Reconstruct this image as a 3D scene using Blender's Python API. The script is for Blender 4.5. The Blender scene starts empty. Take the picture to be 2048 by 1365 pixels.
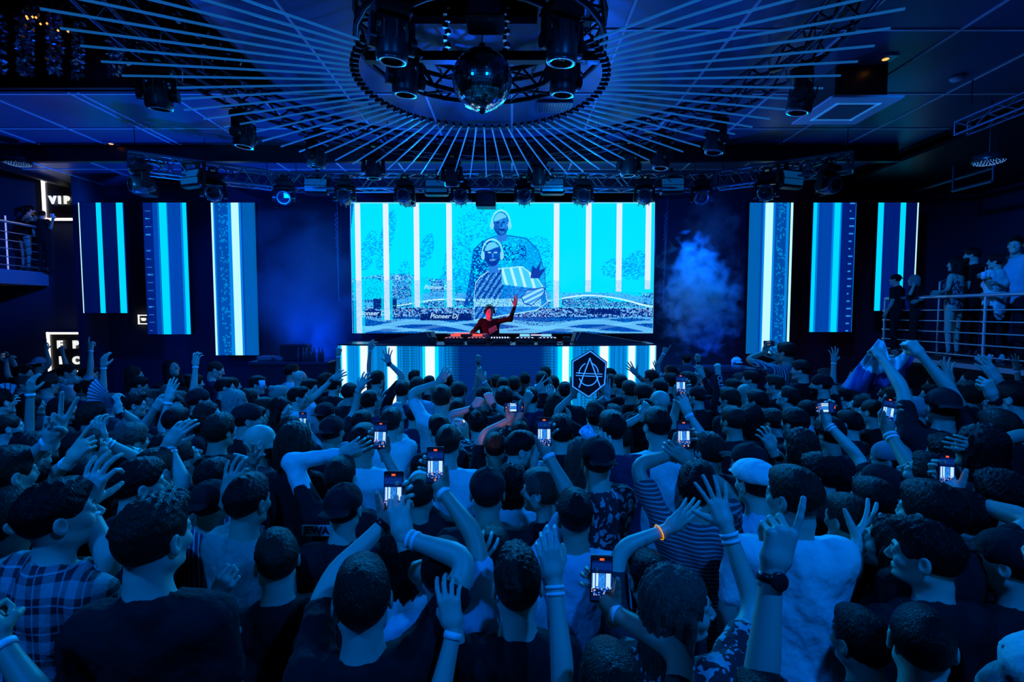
import bpy, math, random
import numpy as np
from mathutils import Vector, Matrix
SC = bpy.context.scene
COL = SC.collection
rnd = random.Random(11)
# ---------------------------------------------------------------- camera, view, world, wash and fill spots
FPX, CX, CY, TILT, HC = 1000.0, 1024.0, 682.5, math.radians(3.26), 2.5
cam = bpy.data.cameras.new('camera'); camo = bpy.data.objects.new('camera', cam); COL.objects.link(camo)
cam.sensor_width = 36.0; cam.lens = 36.0 * FPX / 2048.0; cam.clip_start = 0.05
camo.location = (0, 0, HC); camo.rotation_euler = (math.pi / 2 - TILT, 0, 0)
SC.camera = camo
SC.view_settings.view_transform = 'Standard'; SC.view_settings.look = 'None'
SC.view_settings.exposure = 0.0; SC.view_settings.gamma = 1.0; SC.view_settings.use_curve_mapping = False
SC.cycles.max_bounces = 4; SC.cycles.diffuse_bounces = 2; SC.cycles.glossy_bounces = 3
SC.cycles.transmission_bounces = 4; SC.cycles.volume_bounces = 0; SC.cycles.transparent_max_bounces = 6
SC.cycles.caustics_reflective = False; SC.cycles.caustics_refractive = False
SC.cycles.sample_clamp_indirect = 2.0
SC.cycles.volume_max_steps = 64
w = bpy.data.worlds.new('room_blue_fill'); SC.world = w; w.use_nodes = True
w.node_tree.nodes['Background'].inputs[0].default_value = (0.0, 0.02, 0.14, 1)  # faint blue ambient fill, stands for no fixture
w.node_tree.nodes['Background'].inputs[1].default_value = 0.03

def P(x, y, D):
    """pixel of the photograph + distance into the room -> a point in the room"""
    a, b = (x - CX) / FPX, (CY - y) / FPX
    yy = math.cos(TILT) + b * math.sin(TILT); zz = b * math.cos(TILT) - math.sin(TILT)
    t = D / yy
    return Vector((a * t, D, HC + zz * t))
def PZ(x, y, Z):
    """pixel + height -> point"""
    b = (CY - y) / FPX
    yy = math.cos(TILT) + b * math.sin(TILT); zz = b * math.cos(TILT) - math.sin(TILT)
    return P(x, y, (Z - HC) / zz * yy)

def lamp(name, kind, loc, aim, power, color, size=0.3, spot=60, blend=0.6, parent=None):
    l = bpy.data.lights.new(name, kind); l.energy = power; l.color = color
    if kind == 'SPOT': l.spot_size = math.radians(spot); l.spot_blend = blend; l.shadow_soft_size = size
    elif kind == 'AREA': l.shape = 'DISK'; l.size = size
    else: l.shadow_soft_size = size
    o = bpy.data.objects.new(name, l); COL.objects.link(o); o.location = loc
    if aim is not None:
        o.rotation_euler = (Vector(aim) - Vector(loc)).to_track_quat('-Z', 'Y').to_euler()
    return o
BLUE = (0.0, 0.175, 1.0); DEEP = (0.0, 0.085, 1.0); AZURE = (0.0, 0.30, 1.0)
# truss spots on the crowd; added fill spots for platform, balcony, ceiling and walls
for x, y, z, tx, ty, tz, e, c, a in [(-2.6, 3.2, 4.45, -3.2, 4.2, 1.5, 300, BLUE, 110), (2.3, 3.0, 4.45, 2.6, 4.6, 1.5, 220, BLUE, 110),
                           (-2.6, .0, 4.9, -1.8, 3.4, 1.6, 520, BLUE, 100), (1.9, -.1, 4.9, .8, 3.4, 1.6, 520, BLUE, 100),
                           (-2.4, 7.0, 4.45, -4.6, 6.0, 1.5, 300, BLUE, 110), (1.8, 7.4, 4.45, 3.8, 5.8, 1.5, 200, BLUE, 110), (-0.3, 8.1, 4.4, -0.2, 5.0, 1.5, 260, AZURE, 100),
                           (3.2, 5.2, 4.8, 8.2, 7.6, 2.9, 800, BLUE, 60), (-4.2, 8.6, 4.5, -2.6, 3.0, 1.5, 900, AZURE, 75), (-1.4, 8.7, 4.6, -.8, 3.2, 1.5, 900, AZURE, 75), (1.2, 8.7, 4.6, .6, 3.2, 1.5, 900, AZURE, 75), (3.9, 8.5, 4.5, 2.6, 3.2, 1.5, 600, AZURE, 75), (-6.0, 8.4, 4.6, -11.3, 11.0, 4.2, 900, (0, .12, 1), 45), (-7.8, 8.6, 4.2, -8.6, 11.6, 2.6, 90, DEEP, 110), (-5.6, 8.6, 1.9, -6.2, 11.6, 1.6, 60, DEEP, 120),
                           (-.3, 8.6, 4.55, -.3, 5.0, 4.5, 120, AZURE, 12), (-3.0, 6.6, 4.3, -3.0, 9.2, 4.85, 60, AZURE, 80), (1.2, 6.6, 4.3, 1.2, 9.2, 4.85, 60, AZURE, 80), (-5.6, 6.9, 4.3, -5.0, 9.2, 4.85, 40, AZURE, 80),  # added spots that brighten the mirror ball and the trusses
                           (-6.6, 9.6, 1.2, -6.3, 8.6, 5.4, 620, DEEP, 120), (-3.6, 9.9, 1.2, -3.4, 8.2, 5.4, 560, DEEP, 120), (-1.0, 9.9, 2.6, -.8, 7.6, 5.4, 230, DEEP, 120), (1.6, 9.9, 2.6, 1.6, 7.4, 5.4, 230, DEEP, 120),  # added uplights for the ceiling, no fixture stands here
                           (3.9, 9.7, 1.2, 3.9, 7.8, 5.4, 90, DEEP, 120), (1.0, 6.0, 2.9, 2.2, 4.0, 5.4, 35, DEEP, 130),
                           (-3.9, 8.2, 4.3, -4.0, 11.6, 3.0, 110, DEEP, 120), (-6.0, 9.6, 4.6, -6.4, 11.6, 2.9, 50, DEEP, 90), (3.6, 8.2, 4.3, 3.8, 11.6, 3.0, 100, DEEP, 110)]:  # added fill on the back wall
    lamp('wash_fill_spot', 'SPOT', (x, y, z), (tx, ty, tz), e, c, 0.12, a, 0.9)
# ---------------------------------------------------------------- materials
MATS = {}
def mat(name, col=(0.5, 0.5, 0.5), rough=0.6, metal=0.0, emit=None, es=1.0, spec=0.5, bump=None, alpha=None, coat=0.0):
    if name in MATS: return MATS[name]
    m = bpy.data.materials.new(name); m.use_nodes = True
    nt = m.node_tree; b = nt.nodes['Principled BSDF']
    b.inputs['Base Color'].default_value = (*col, 1); b.inputs['Roughness'].default_value = rough
    b.inputs['Metallic'].default_value = metal; b.inputs['Specular IOR Level'].default_value = spec
    b.inputs['Coat Weight'].default_value = coat
    if emit is not None:
        b.inputs['Emission Color'].default_value = (*emit, 1); b.inputs['Emission Strength'].default_value = es
    if bump:
        sc, st, stretch = bump[:3]
        tc = nt.nodes.new('ShaderNodeTexCoord'); mp = nt.nodes.new('ShaderNodeMapping'); mp.inputs['Scale'].default_value = stretch
        n = nt.nodes.new('ShaderNodeTexNoise'); n.inputs['Scale'].default_value = sc; n.inputs['Detail'].default_value = 3
        bm_ = nt.nodes.new('ShaderNodeBump'); bm_.inputs['Strength'].default_value = st; bm_.inputs['Distance'].default_value = bump[3] if len(bump) > 3 else 0.02
        nt.links.new(tc.outputs['Object'], mp.inputs['Vector']); nt.links.new(mp.outputs[0], n.inputs['Vector'])
        nt.links.new(n.outputs['Fac'], bm_.inputs['Height']); nt.links.new(bm_.outputs[0], b.inputs['Normal'])
    MATS[name] = m
    return m
def pattern(name, kind, c1, c2, scale=10.0, rough=0.8):
    """cloth with a woven or printed pattern"""
    if name in MATS: return MATS[name]
    m = mat(name, c1, rough, bump=(30, 0.3, (1, 1, 1))); nt = m.node_tree; N = nt.nodes; L = nt.links; b = N['Principled BSDF']
    tc = N.new('ShaderNodeTexCoord'); sep = N.new('ShaderNodeSeparateXYZ'); L.new(tc.outputs['Object'], sep.inputs[0])
    def math_(op, a, bb=None):
        n = N.new('ShaderNodeMath'); n.operation = op
        for i, v in enumerate((a, bb)):
            if v is None: continue
            if isinstance(v, (int, float)): n.inputs[i].default_value = v
            else: L.new(v, n.inputs[i])
        return n.outputs[0]
    def band(sock, width, off=0.0):
        return math_('LESS_THAN', math_('FRACT', math_('MULTIPLY_ADD', sock, scale) if False else math_('ADD', math_('MULTIPLY', sock, scale), off + 50)), width)
    xy = math_('ADD', sep.outputs[0], math_('MULTIPLY', sep.outputs[1], 0.6))
    if kind == 'plaid':
        a1, a2 = band(xy, 0.45), band(sep.outputs[2], 0.45); t1, t2 = band(xy, 0.06, 0.3), band(sep.outputs[2], 0.06, 0.3)
        f = math_('ADD', math_('MULTIPLY', math_('ADD', a1, a2), 0.35), math_('MULTIPLY', math_('MAXIMUM', t1, t2), 0.5))
    elif kind == 'stripe_v': f = band(xy, 0.3)
    elif kind == 'stripe_h': f = band(sep.outputs[2], 0.35)
    else:
        v = N.new('ShaderNodeTexVoronoi' if kind in ('dots', 'floral') else 'ShaderNodeTexNoise'); v.inputs['Scale'].default_value = scale
        if kind == 'floral': v.feature = 'DISTANCE_TO_EDGE'
        nz = N.new('ShaderNodeTexNoise'); nz.inputs['Scale'].default_value = scale * 0.6
        mx = N.new('ShaderNodeVectorMath'); mx.operation = 'MULTIPLY_ADD'; mx.inputs[1].default_value = (0.12,) * 3 if kind != 'dots' else (0, 0, 0)
        L.new(nz.outputs['Color'], mx.inputs[0]); L.new(tc.outputs['Object'], mx.inputs[2]); L.new(mx.outputs[0], v.inputs['Vector'])
        if kind == 'dots': f = math_('LESS_THAN', v.outputs['Distance'], 0.22)
        elif kind == 'floral': f = math_('GREATER_THAN', v.outputs['Distance'], 0.16)
        else: f = math_('GREATER_THAN', math_('FRACT', math_('MULTIPLY', v.outputs['Fac'], 6.0)), 0.5)
    mix = N.new('ShaderNodeMix'); mix.data_type = 'RGBA'; L.new(f, mix.inputs['Factor'])
    mix.inputs['A'].default_value = (*c1, 1); mix.inputs['B'].default_value = (*c2, 1)
    L.new(mix.outputs['Result'], b.inputs['Base Color'])
    return m
def vcol_emit(name, strength=1.0):
    """self-lit LED surface whose picture is stored per pixel tile"""
    m = bpy.data.materials.new(name); m.use_nodes = True; nt = m.node_tree; b = nt.nodes['Principled BSDF']
    b.inputs['Base Color'].default_value = (0.01, 0.01, 0.015, 1); b.inputs['Roughness'].default_value = 0.5
    a = nt.nodes.new('ShaderNodeVertexColor'); a.layer_name = 'led'
    nt.links.new(a.outputs['Color'], b.inputs['Emission Color']); b.inputs['Emission Strength'].default_value = strength
    return m
# ---------------------------------------------------------------- objects
def tag(o, label=None, cat=None, group=None, kind=None):
    if label: o['label'] = label
    if cat: o['category'] = cat
    if group: o['group'] = group
    if kind: o['kind'] = kind
    return o
def empty(name, loc=(0, 0, 0), rz=0.0, label=None, cat=None, group=None):
    o = bpy.data.objects.new(name, None); o.empty_display_size = 0.1; COL.objects.link(o)
    o.location = loc; o.rotation_euler = (0, 0, rz)
    return tag(o, label, cat, group)
def link(name, me, m=None, parent=None, loc=None, rot=None):
    o = bpy.data.objects.new(name, me); COL.objects.link(o)
    if m is not None and len(me.materials) == 0:
        for k in (m if isinstance(m, (list, tuple)) else [m]): me.materials.append(k)
    if parent: o.parent = parent
    if loc is not None: o.location = loc
    if rot is not None: o.rotation_euler = rot
    return o
def npmesh(name, V, F, midx=None):
    """numpy arrays (n,3), (m,4) -> mesh, smooth"""
    me = bpy.data.meshes.new(name); V = np.asarray(V, np.float32); F = np.asarray(F, np.int32)
    me.vertices.add(len(V)); me.vertices.foreach_set('co', V.ravel())
    me.loops.add(F.size); me.loops.foreach_set('vertex_index', F.ravel())
    me.polygons.add(len(F)); me.polygons.foreach_set('loop_start', np.arange(0, F.size, F.shape[1], dtype=np.int32))
    if midx is not None: me.polygons.foreach_set('material_index', np.asarray(midx, np.int32))
    me.update(calc_edges=True)
    return me
class MB:
    """collects boxes, bars, tubes and lofts into one mesh"""
    def __init__(s): s.V = []; s.F = []; s.S = []
    def add(s, vs, fs, smooth=False):
        k = len(s.V); s.V += [tuple(v) for v in vs]; s.F += [tuple(i + k for i in f) for f in fs]; s.S += [smooth] * len(fs)
    def box(s, c, d, M=None, bev=0.0):
        x, y, z = d[0] / 2, d[1] / 2, d[2] / 2
        if bev <= 0:
            vs = [Vector((i * x, j * y, k * z)) for i in (-1, 1) for j in (-1, 1) for k in (-1, 1)]
            fs = [(0, 1, 3, 2), (4, 6, 7, 5), (0, 4, 5, 1), (2, 3, 7, 6), (0, 2, 6, 4), (1, 5, 7, 3)]
        else:
            b = min(bev, x * .9, y * .9, z * .9); vs = []; 
            rings = [(-z, b), (-z + b, 0), (z - b, 0), (z, b)]
            for zz, ins in rings:
                X, Y = x - ins, y - ins
                for (px, py) in ((-X + b, -Y), (X - b, -Y), (X, -Y + b), (X, Y - b), (X - b, Y), (-X + b, Y), (-X, Y - b), (-X, -Y + b)):
                    vs.append(Vector((px, py, zz)))
            fs = [tuple(range(7, -1, -1)), tuple(range(24, 32))]
            for r in range(3):
                for i in range(8):
                    j = (i + 1) % 8; fs.append((r * 8 + i, r * 8 + j, r * 8 + 8 + j, r * 8 + 8 + i))
        if M is not None: vs = [M @ v for v in vs]
        s.add([v + Vector(c) for v in vs], fs); return s
    def tube(s, a, b, r, r2=None, n=6, cap=True):
        a = Vector(a); b = Vector(b); r2 = r if r2 is None else r2; d = (b - a)
        if d.length < 1e-6: return s
        d.normalize(); u = d.orthogonal().normalized(); v = d.cross(u); vs = []
        for p, rr in ((a, r), (b, r2)):
            for i in range(n):
                t = 2 * math.pi * i / n; vs.append(p + (u * math.cos(t) + v * math.sin(t)) * rr)
        fs = [(i, (i + 1) % n, n + (i + 1) % n, n + i) for i in range(n)]
        s.add(vs, fs, True)
        if cap: s.add(vs, [tuple(range(n - 1, -1, -1)), tuple(range(n, 2 * n))])
        return s
    def path(s, pts, r, n=6, closed=False):
        m = len(pts)
        for i in range(m if closed else m - 1): s.tube(pts[i], pts[(i + 1) % m], r, n=n, cap=not closed and i in (0, m - 2))
        return s
    def lathe(s, prof, c=(0, 0, 0), n=20, M=None, cap=False):
        vs = []
        for r, z in prof:
            for i in range(n):
                t = 2 * math.pi * i / n; vs.append(Vector((r * math.cos(t), r * math.sin(t), z)))
        if M is not None: vs = [M @ v for v in vs]
        vs = [v + Vector(c) for v in vs]; fs = []
        for k in range(len(prof) - 1):
            for i in range(n):
                j = (i + 1) % n; fs.append((k * n + i, k * n + j, k * n + n + j, k * n + n + i))
        s.add(vs, fs, True)
        if cap: s.add(vs, [tuple(range(n - 1, -1, -1)), tuple(range((len(prof) - 1) * n, len(prof) * n))])
        return s
    def prism(s, poly, z0, z1, M=None, c=(0, 0, 0)):
        n = len(poly); vs = [Vector((x, y, z0)) for x, y in poly] + [Vector((x, y, z1)) for x, y in poly]
        if M is not None: vs = [M @ v for v in vs]
        s.add([v + Vector(c) for v in vs], [tuple(range(n - 1, -1, -1)), tuple(range(n, 2 * n))] + [(i, (i + 1) % n, n + (i + 1) % n, n + i) for i in range(n)])
        return s
    def mesh(s, name):
        me = bpy.data.meshes.new(name); me.from_pydata([tuple(v) for v in s.V], [], s.F)
        me.polygons.foreach_set('use_smooth', s.S); me.update(); return me
    def build(s, name, m, parent=None, loc=None, rot=None): return link(name, s.mesh(name), m, parent, loc, rot)
def copy_tree(o, parent=None):
    c = o.copy(); COL.objects.link(c)
    if parent is not None: c.parent = parent
    for ch in list(o.children): copy_tree(ch, c)
    return c
# ---------------------------------------------------------------- signed distance modelling
def sd_ell(p, c, r):
    q = (p - np.array(c, np.float32)) / np.array(r, np.float32); k = np.sqrt((q * q).sum(-1)) + 1e-9
    return (k - 1.0) * min(r) * 0.5 + (k - 1.0) * k / (np.sqrt(((q / np.array(r, np.float32)) ** 2).sum(-1)) + 1e-9) * 0.5
def sd_cone(p, a, b, r1, r2=None):
    r2 = r1 if r2 is None else r2
    a = np.array(a, np.float32); b = np.array(b, np.float32); ab = b - a; ap = p - a
    t = np.clip((ap @ ab) / max(float(ab @ ab), 1e-9), 0, 1)
    d = ap - t[..., None] * ab
    return np.sqrt((d * d).sum(-1)) - (r1 + (r2 - r1) * t)
def smin(a, b, k):
    h = np.clip(0.5 + 0.5 * (b - a) / k, 0, 1); return b + (a - b) * h - k * h * (1 - h)
def smax(a, b, k): return -smin(-a, -b, k)
def snoise(p, f, seed=0.0):
    x, y, z = p[..., 0] * f, p[..., 1] * f, p[..., 2] * f
    return (np.sin(x * 1.3 + y * 0.7 + seed) * np.sin(y * 1.1 - z * 0.9 + 1.7 * seed) + np.sin(z * 1.7 + x * 0.6 + 2.1 + seed) * np.sin(y * 1.9 + 0.4)
            + 0.5 * np.sin(x * 2.9 + z * 2.3 + seed) * np.sin(y * 2.7 - x * 1.1)) / 2.5
def nets(f, lo, hi, h):
    """surface nets: quads of the zero surface of f"""
    ax = [np.arange(lo[i], hi[i] + h, h, dtype=np.float32) for i in range(3)]
    G = np.stack(np.meshgrid(*ax, indexing='ij'), -1); v = f(G).astype(np.float32)
    ins = v < 0; n = np.array(v.shape) - 1
    cnt = np.zeros(n, np.int8); acc = np.zeros((*n, 3), np.float32); ne = np.zeros(n, np.int8)
    for ofs in [(i, j, k) for i in (0, 1) for j in (0, 1) for k in (0, 1)]:
        cnt += ins[ofs[0]:ofs[0] + n[0], ofs[1]:ofs[1] + n[1], ofs[2]:ofs[2] + n[2]]
    act = (cnt > 0) & (cnt < 8); idx = np.full(n, -1, np.int32); ids = np.argwhere(act); idx[act] = np.arange(len(ids), dtype=np.int32)
    A = np.zeros((len(ids), 3), np.float32); C = np.zeros(len(ids), np.float32)
    corners = [(i, j, k) for i in (0, 1) for j in (0, 1) for k in (0, 1)]
    cv = {c: v[ids[:, 0] + c[0], ids[:, 1] + c[1], ids[:, 2] + c[2]] for c in corners}
    for c in corners:
        for a in range(3):
            if c[a] == 0:
                d = list(c); d[a] = 1; d = tuple(d); v0, v1 = cv[c], cv[d]; m = (v0 < 0) != (v1 < 0)
                t = np.where(m, v0 / np.where(m, v0 - v1, 1), 0); pt = np.array(c, np.float32)[None].repeat(len(ids), 0); pt[:, a] += t
                A += pt * m[:, None]; C += m
    V = (ids + A / np.maximum(C, 1)[:, None]) * h + np.array(lo, np.float32)
    F = []
    for a in range(3):
        s0 = [slice(0, -1)] * 3; s1 = list(s0); s0[a] = slice(0, -1); s1[a] = slice(1, None)
        b, c = (a + 1) % 3, (a + 2) % 3
        s0 = [slice(None)] * 3; s1 = [slice(None)] * 3; s0[a] = slice(0, -1); s1[a] = slice(1, None)
        m = ins[tuple(s0)] != ins[tuple(s1)]; e = np.argwhere(m)
        e = e[(e[:, b] > 0) & (e[:, c] > 0) & (e[:, b] < n[b]) & (e[:, c] < n[c])]
        if len(e) == 0: continue
        q = []
        for db, dc in ((-1, -1), (0, -1), (0, 0), (-1, 0)):
            g = e.copy(); g[:, b] += db; g[:, c] += dc; q.append(idx[g[:, 0], g[:, 1], g[:, 2]])
        q = np.stack(q, 1); flip = ~ins[e[:, 0], e[:, 1], e[:, 2]]; q[flip] = q[flip][:, ::-1]; F.append(q)
    F = np.concatenate(F); F = F[(F >= 0).all(1)]
    return V, F
def sweep(pts, radii, n=12, flat=None):
    """round limb through pts, closed by shrinking rings at both ends; flat = per ring (scale_u, ref vector)"""
    pts = [Vector(p) for p in pts]; V = []; m = len(pts); u = None
    for i, p in enumerate(pts):
        d = (pts[min(i + 1, m - 1)] - pts[max(i - 1, 0)]).normalized()
        if u is None: u = d.orthogonal().normalized()
        u = (u - d * u.dot(d)).normalized(); v = d.cross(u)
        for k in range(n):
            t = 2 * math.pi * k / n; V.append(p + (u * math.cos(t) + v * math.sin(t)) * radii[i])
    F = [(i * n + k, i * n + (k + 1) % n, (i + 1) * n + (k + 1) % n, (i + 1) * n + k) for i in range(m - 1) for k in range(n)]
    return np.array([tuple(v) for v in V], np.float32), np.array(F, np.int32)
def xf(V, M):
    A = np.array(M, np.float32); return V @ A[:3, :3].T + A[:3, 3]
def joinm(parts):
    Vs, Fs, Ms, k = [], [], [], 0
    for p in parts:
        V, F = p[0], p[1]; Vs.append(V); Fs.append(F + k); k += len(V); Ms.append(np.full(len(F), p[2] if len(p) > 2 else 0, np.int32))
    return np.concatenate(Vs), np.concatenate(Fs), np.concatenate(Ms)
# ---------------------------------------------------------------- heads
def head_sdf(p, female=False, neck=True):
    q = p.copy(); q[..., 0] = np.abs(q[..., 0])
    d = sd_ell(q, (0, -.012, .028), (.074, .095, .086))
    d = smin(d, sd_ell(q, (0, .028, -.035), (.056, .058, .075)), .03)
    jw = .046 if female else .052
    d = smin(d, sd_cone(q, (jw, -.005, -.055), (0.008, .07, -.094), .016, .018), .025)
    d = smin(d, sd_ell(q, (0, .076, -.096), (.02, .016, .016)), .02)
    d = smin(d, sd_ell(q, (.043, .06, -.022), (.02, .02, .02)), .02)
    d = smin(d, sd_cone(q, (.0, .085, .022), (.042, .07, .022), .011, .010), .014)
    d = smax(d, -sd_ell(q, (.031, .098, .004), (.018, .016, .012)), .012)
    d = smin(d, sd_cone(q, (0, .086, .012), (0, .108, -.024), .008, .0105), .010)
    d = smin(d, sd_ell(q, (.011, .098, -.03), (.009, .010, .007)), .006)
    lid = np.sqrt(((q - np.array((.031, .0785, .004), np.float32)) ** 2).sum(-1)) - .0148
    lid = smax(lid, -sd_ell(q, (.031, .094, .004), (.0115, .012, .0048)), .002); d = smin(d, lid, .004)
    d = smin(d, sd_cone(q, (0, .0905, -.0535), (.023, .080, -.056), .0058, .0035), .006)
    d = smin(d, sd_cone(q, (0, .0895, -.0635), (.018, .081, -.061), .0065, .0035), .006)
    d = smax(d, -sd_cone(q, (0, .098, -.058), (.024, .086, -.058), .0018, .0015), .003)
    e = sd_ell(q, (.079, -.012, -.004), (.009, .019, .031)); e = smax(e, -sd_ell(q, (.089, -.006, .002), (.011, .012, .021)), .004)
    d = smin(d, e, .006)
    if neck:
        nr = .047 if female else .056
        d = smin(d, sd_cone(q, (0, -.022, -.06), (0, -.04, -.17), nr, nr + .004), .025)
        d = smin(d, sd_cone(q, (.02, -.035, -.17), (.11, -.035, -.225), .035, .02), .05)
    return d
def eye_part():
    V = []; F = []
    n, m = 10, 6
    for s in (-1, 1):
        k = len(V)
        for i in range(m + 1):
            a = math.pi * i / m
            for j in range(n):
                b = 2 * math.pi * j / n; V.append((s * .031 + .0125 * math.sin(a) * math.cos(b), .0785 + .0125 * math.cos(a), .004 + .0125 * math.sin(a) * math.sin(b)))
        for i in range(m):
            for j in range(n): F.append((k + i * n + j, k + (i + 1) * n + j, k + (i + 1) * n + (j + 1) % n, k + i * n + (j + 1) % n))
    return np.array(V, np.float32), np.array(F, np.int32)
HEADS = {}
def head_mesh(female, lod):
    key = (female, lod)
    if key not in HEADS:
        V, F = nets(lambda g: head_sdf(g, female), (-.15, -.14, -.24), (.15, .14, .13), lod)
        ev, ef = eye_part(); ring = (ev[:, 1] > .0785 + .0125 * .86)
        fe = ring[ef].all(1).astype(np.int32)
        V2 = np.concatenate([V, ev]); F2 = np.concatenate([F, ef + len(V)]); M = np.concatenate([np.zeros(len(F), np.int32), np.where(fe == 1, 2, 1)])
        HEADS[key] = (V2, F2, M)
    return HEADS[key]
def hair_sdf(style, female=False):
    def base(p, t, top=0.0, line=0.0, nape=-.075, nz=0.0, nf=60):
        q = p.copy(); q[..., 0] = np.abs(q[..., 0])
        d = sd_ell(q, (0, -.014, .03), (.075 + t, .096 + t, .087 + t))
        if top: d = smin(d, sd_ell(q, (0, .012, .078 + top * .4), (.058, .085, .035 + top)), .03)
        if nz: d = d + nz * snoise(q, nf)
        # keep the face free, then the ears and the nape
        face = sd_ell(q, (0, .125, -.045 + line), (.078, .10, .115)); d = smax(d, -face, .012)
        ear = sd_ell(q, (.085, .012, -.03), (.03, .034, .045)); d = smax(d, -ear, .008)
        low = (nape - q[..., 2]) + .35 * (q[..., 1] + .05); d = smax(d, low, .01)
        return d
    def strands(p, k, a):
        th = np.arctan2(p[..., 0], -(p[..., 1] + .01)); return a * np.sin(th * k + 3 * np.sin(p[..., 2] * 18 + th * 2)) * np.sin(th * k * .37 + 1)
    if style == 'short': return lambda p: base(p, .0055, .008, 0, -.07, .0025, 120) + .002 * snoise(p, 210)
    if style == 'fade': return lambda p: smin(base(p, .003, 0, .0, -.025), smax(base(p, .008, .014, .0, 0, .004, 105) + .003 * snoise(p, 220), .035 - p[..., 2], .01), .01)
    if style == 'quiff': return lambda p: smin(base(p, .004, 0, .0, -.06), smax(smin(base(p, .006, .012, .0, 0), sd_ell(p, (0, .068, .095), (.045, .036, .030)), .02) + .003 * np.sin(p[..., 0] * 230 + 5 * np.sin(p[..., 1] * 40)) + .006 * snoise(p, 110), .045 - p[..., 2], .01), .01)
    if style == 'buzz': return lambda p: base(p, .0035, 0, .005, -.06)
    if style == 'curly': return lambda p: base(p, .013, .010, .0, -.06, .007, 150) + .004 * snoise(p, 300, 1)
    if style == 'afro': return lambda p: base(p, .05, .02, .01, -.05, .012, 110) + .004 * snoise(p, 300, 1)
    def longf(p, L=.32, w=.095, back=-.075):
        q = p.copy(); q[..., 0] = np.abs(q[..., 0])
        d = sd_ell(q, (0, -.014, .03), (.084, .104, .097))
        d = smin(d, smax(sd_ell(q, (0, back * .7, -L * .35), (w, .07, L * .72)), -L - q[..., 2] + .02 * snoise(p, 80), .02), .04)
        d = smin(d, sd_cone(q, (.072, .0, -.02), (.085, -.0, -L * .75), .028, .018), .03)
        d = d + strands(p, 30, .006) + .003 * snoise(p, 60) + .0015 * snoise(p, 260)
        face = sd_ell(q, (0, .115, -.06), (.066, .115, .135)); d = smax(d, -face, .012)
        return d
    if style == 'long': return lambda p: longf(p)
    if style == 'bob': return lambda p: longf(p, .17, .10)
    def pony(p):
        d = base(p, .010, .004, .004, -.07); d = smin(d, sd_ell(p, (0, -.125, .05), (.028, .03, .028)), .015)
        d = smin(d, sd_cone(p, (0, -.15, .04), (0, -.16, -.16), .03, .012), .02); return d + strands(p, 40, .0015)
    if style == 'ponytail': return pony
    def bun(p):
        d = base(p, .010, .004, .004, -.07); d = smin(d, sd_ell(p, (0, -.09, .10), (.042, .042, .036)), .012); return d + .002 * snoise(p, 160)
    if style == 'bun': return bun
    def cap(p, sgn):
        q = p.copy(); q[..., 0] = np.abs(q[..., 0])
        d = sd_ell(q, (0, -.012, .045), (.088, .108, .088)); d = smax(d, .02 - q[..., 2] + .12 * q[..., 1] * sgn, .006)
        v = sd_ell(q, (0, sgn * .125, .03), (.07, .07, .007)); v = smax(v, -sgn * q[..., 1] + .05, .004)
        z = q.copy(); z[..., 2] = q[..., 2] + 1.8 * q[..., 0] ** 2 
        v = smax(sd_ell(z, (0, sgn * .12, .034), (.072, .072, .008)), -sgn * q[..., 1] + .05, .004)
        d = smin(d, v, .008); return smin(d, sd_ell(q, (0, -.012, .135), (.008, .008, .005)), .004)
    if style == 'cap': return lambda p: cap(p, 1)
    if style == 'cap_back': return lambda p: cap(p, -1)
    if style == 'flat_cap': return lambda p: smin(smax(sd_ell(p, (0, .0, .06), (.098, .122, .07)), .03 - p[..., 2] , .01) + .002 * snoise(p, 60), sd_ell(p, (0, .10, .045), (.07, .05, .009)), .01)
    return None
HAIR_BOX = {'long': ((-.14, -.19, -.36), (.14, .14, .16)), 'bob': ((-.14, -.17, -.2), (.14, .14, .16)), 'ponytail': ((-.12, -.2, -.2), (.12, .14, .16)),
            'cap': ((-.12, -.14, -.01), (.12, .22, .16)), 'cap_back': ((-.12, -.22, -.01), (.12, .14, .16)), 'afro': ((-.16, -.19, -.14), (.16, .16, .2))}
HAIRS = {}
def hair_mesh(style, lod):
    key = (style, lod)
    if key not in HAIRS:
        lo, hi = HAIR_BOX.get(style, ((-.13, -.16, -.13), (.13, .15, .18)))
        HAIRS[key] = nets(hair_sdf(style), lo, hi, lod)
    return HAIRS[key]
def beard_mesh(lod):
    if ('beard', lod) not in HAIRS:
        def f(p):
            q = p.copy(); q[..., 0] = np.abs(q[..., 0]); d = head_sdf(p, False, False) - .005 + .0015 * snoise(p, 300)
            d = smax(d, q[..., 2] + .045 - .5 * np.maximum(q[..., 0] - .03, 0), .006); d = smax(d, -q[..., 1] + .01, .006)
            return smax(d, -sd_ell(q, (0, .1, -.058), (.02, .02, .007)), .004)
        HAIRS[('beard', lod)] = nets(f, (-.08, -.02, -.13), (.08, .13, -.02), lod)
    return HAIRS[('beard', lod)]
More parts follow.
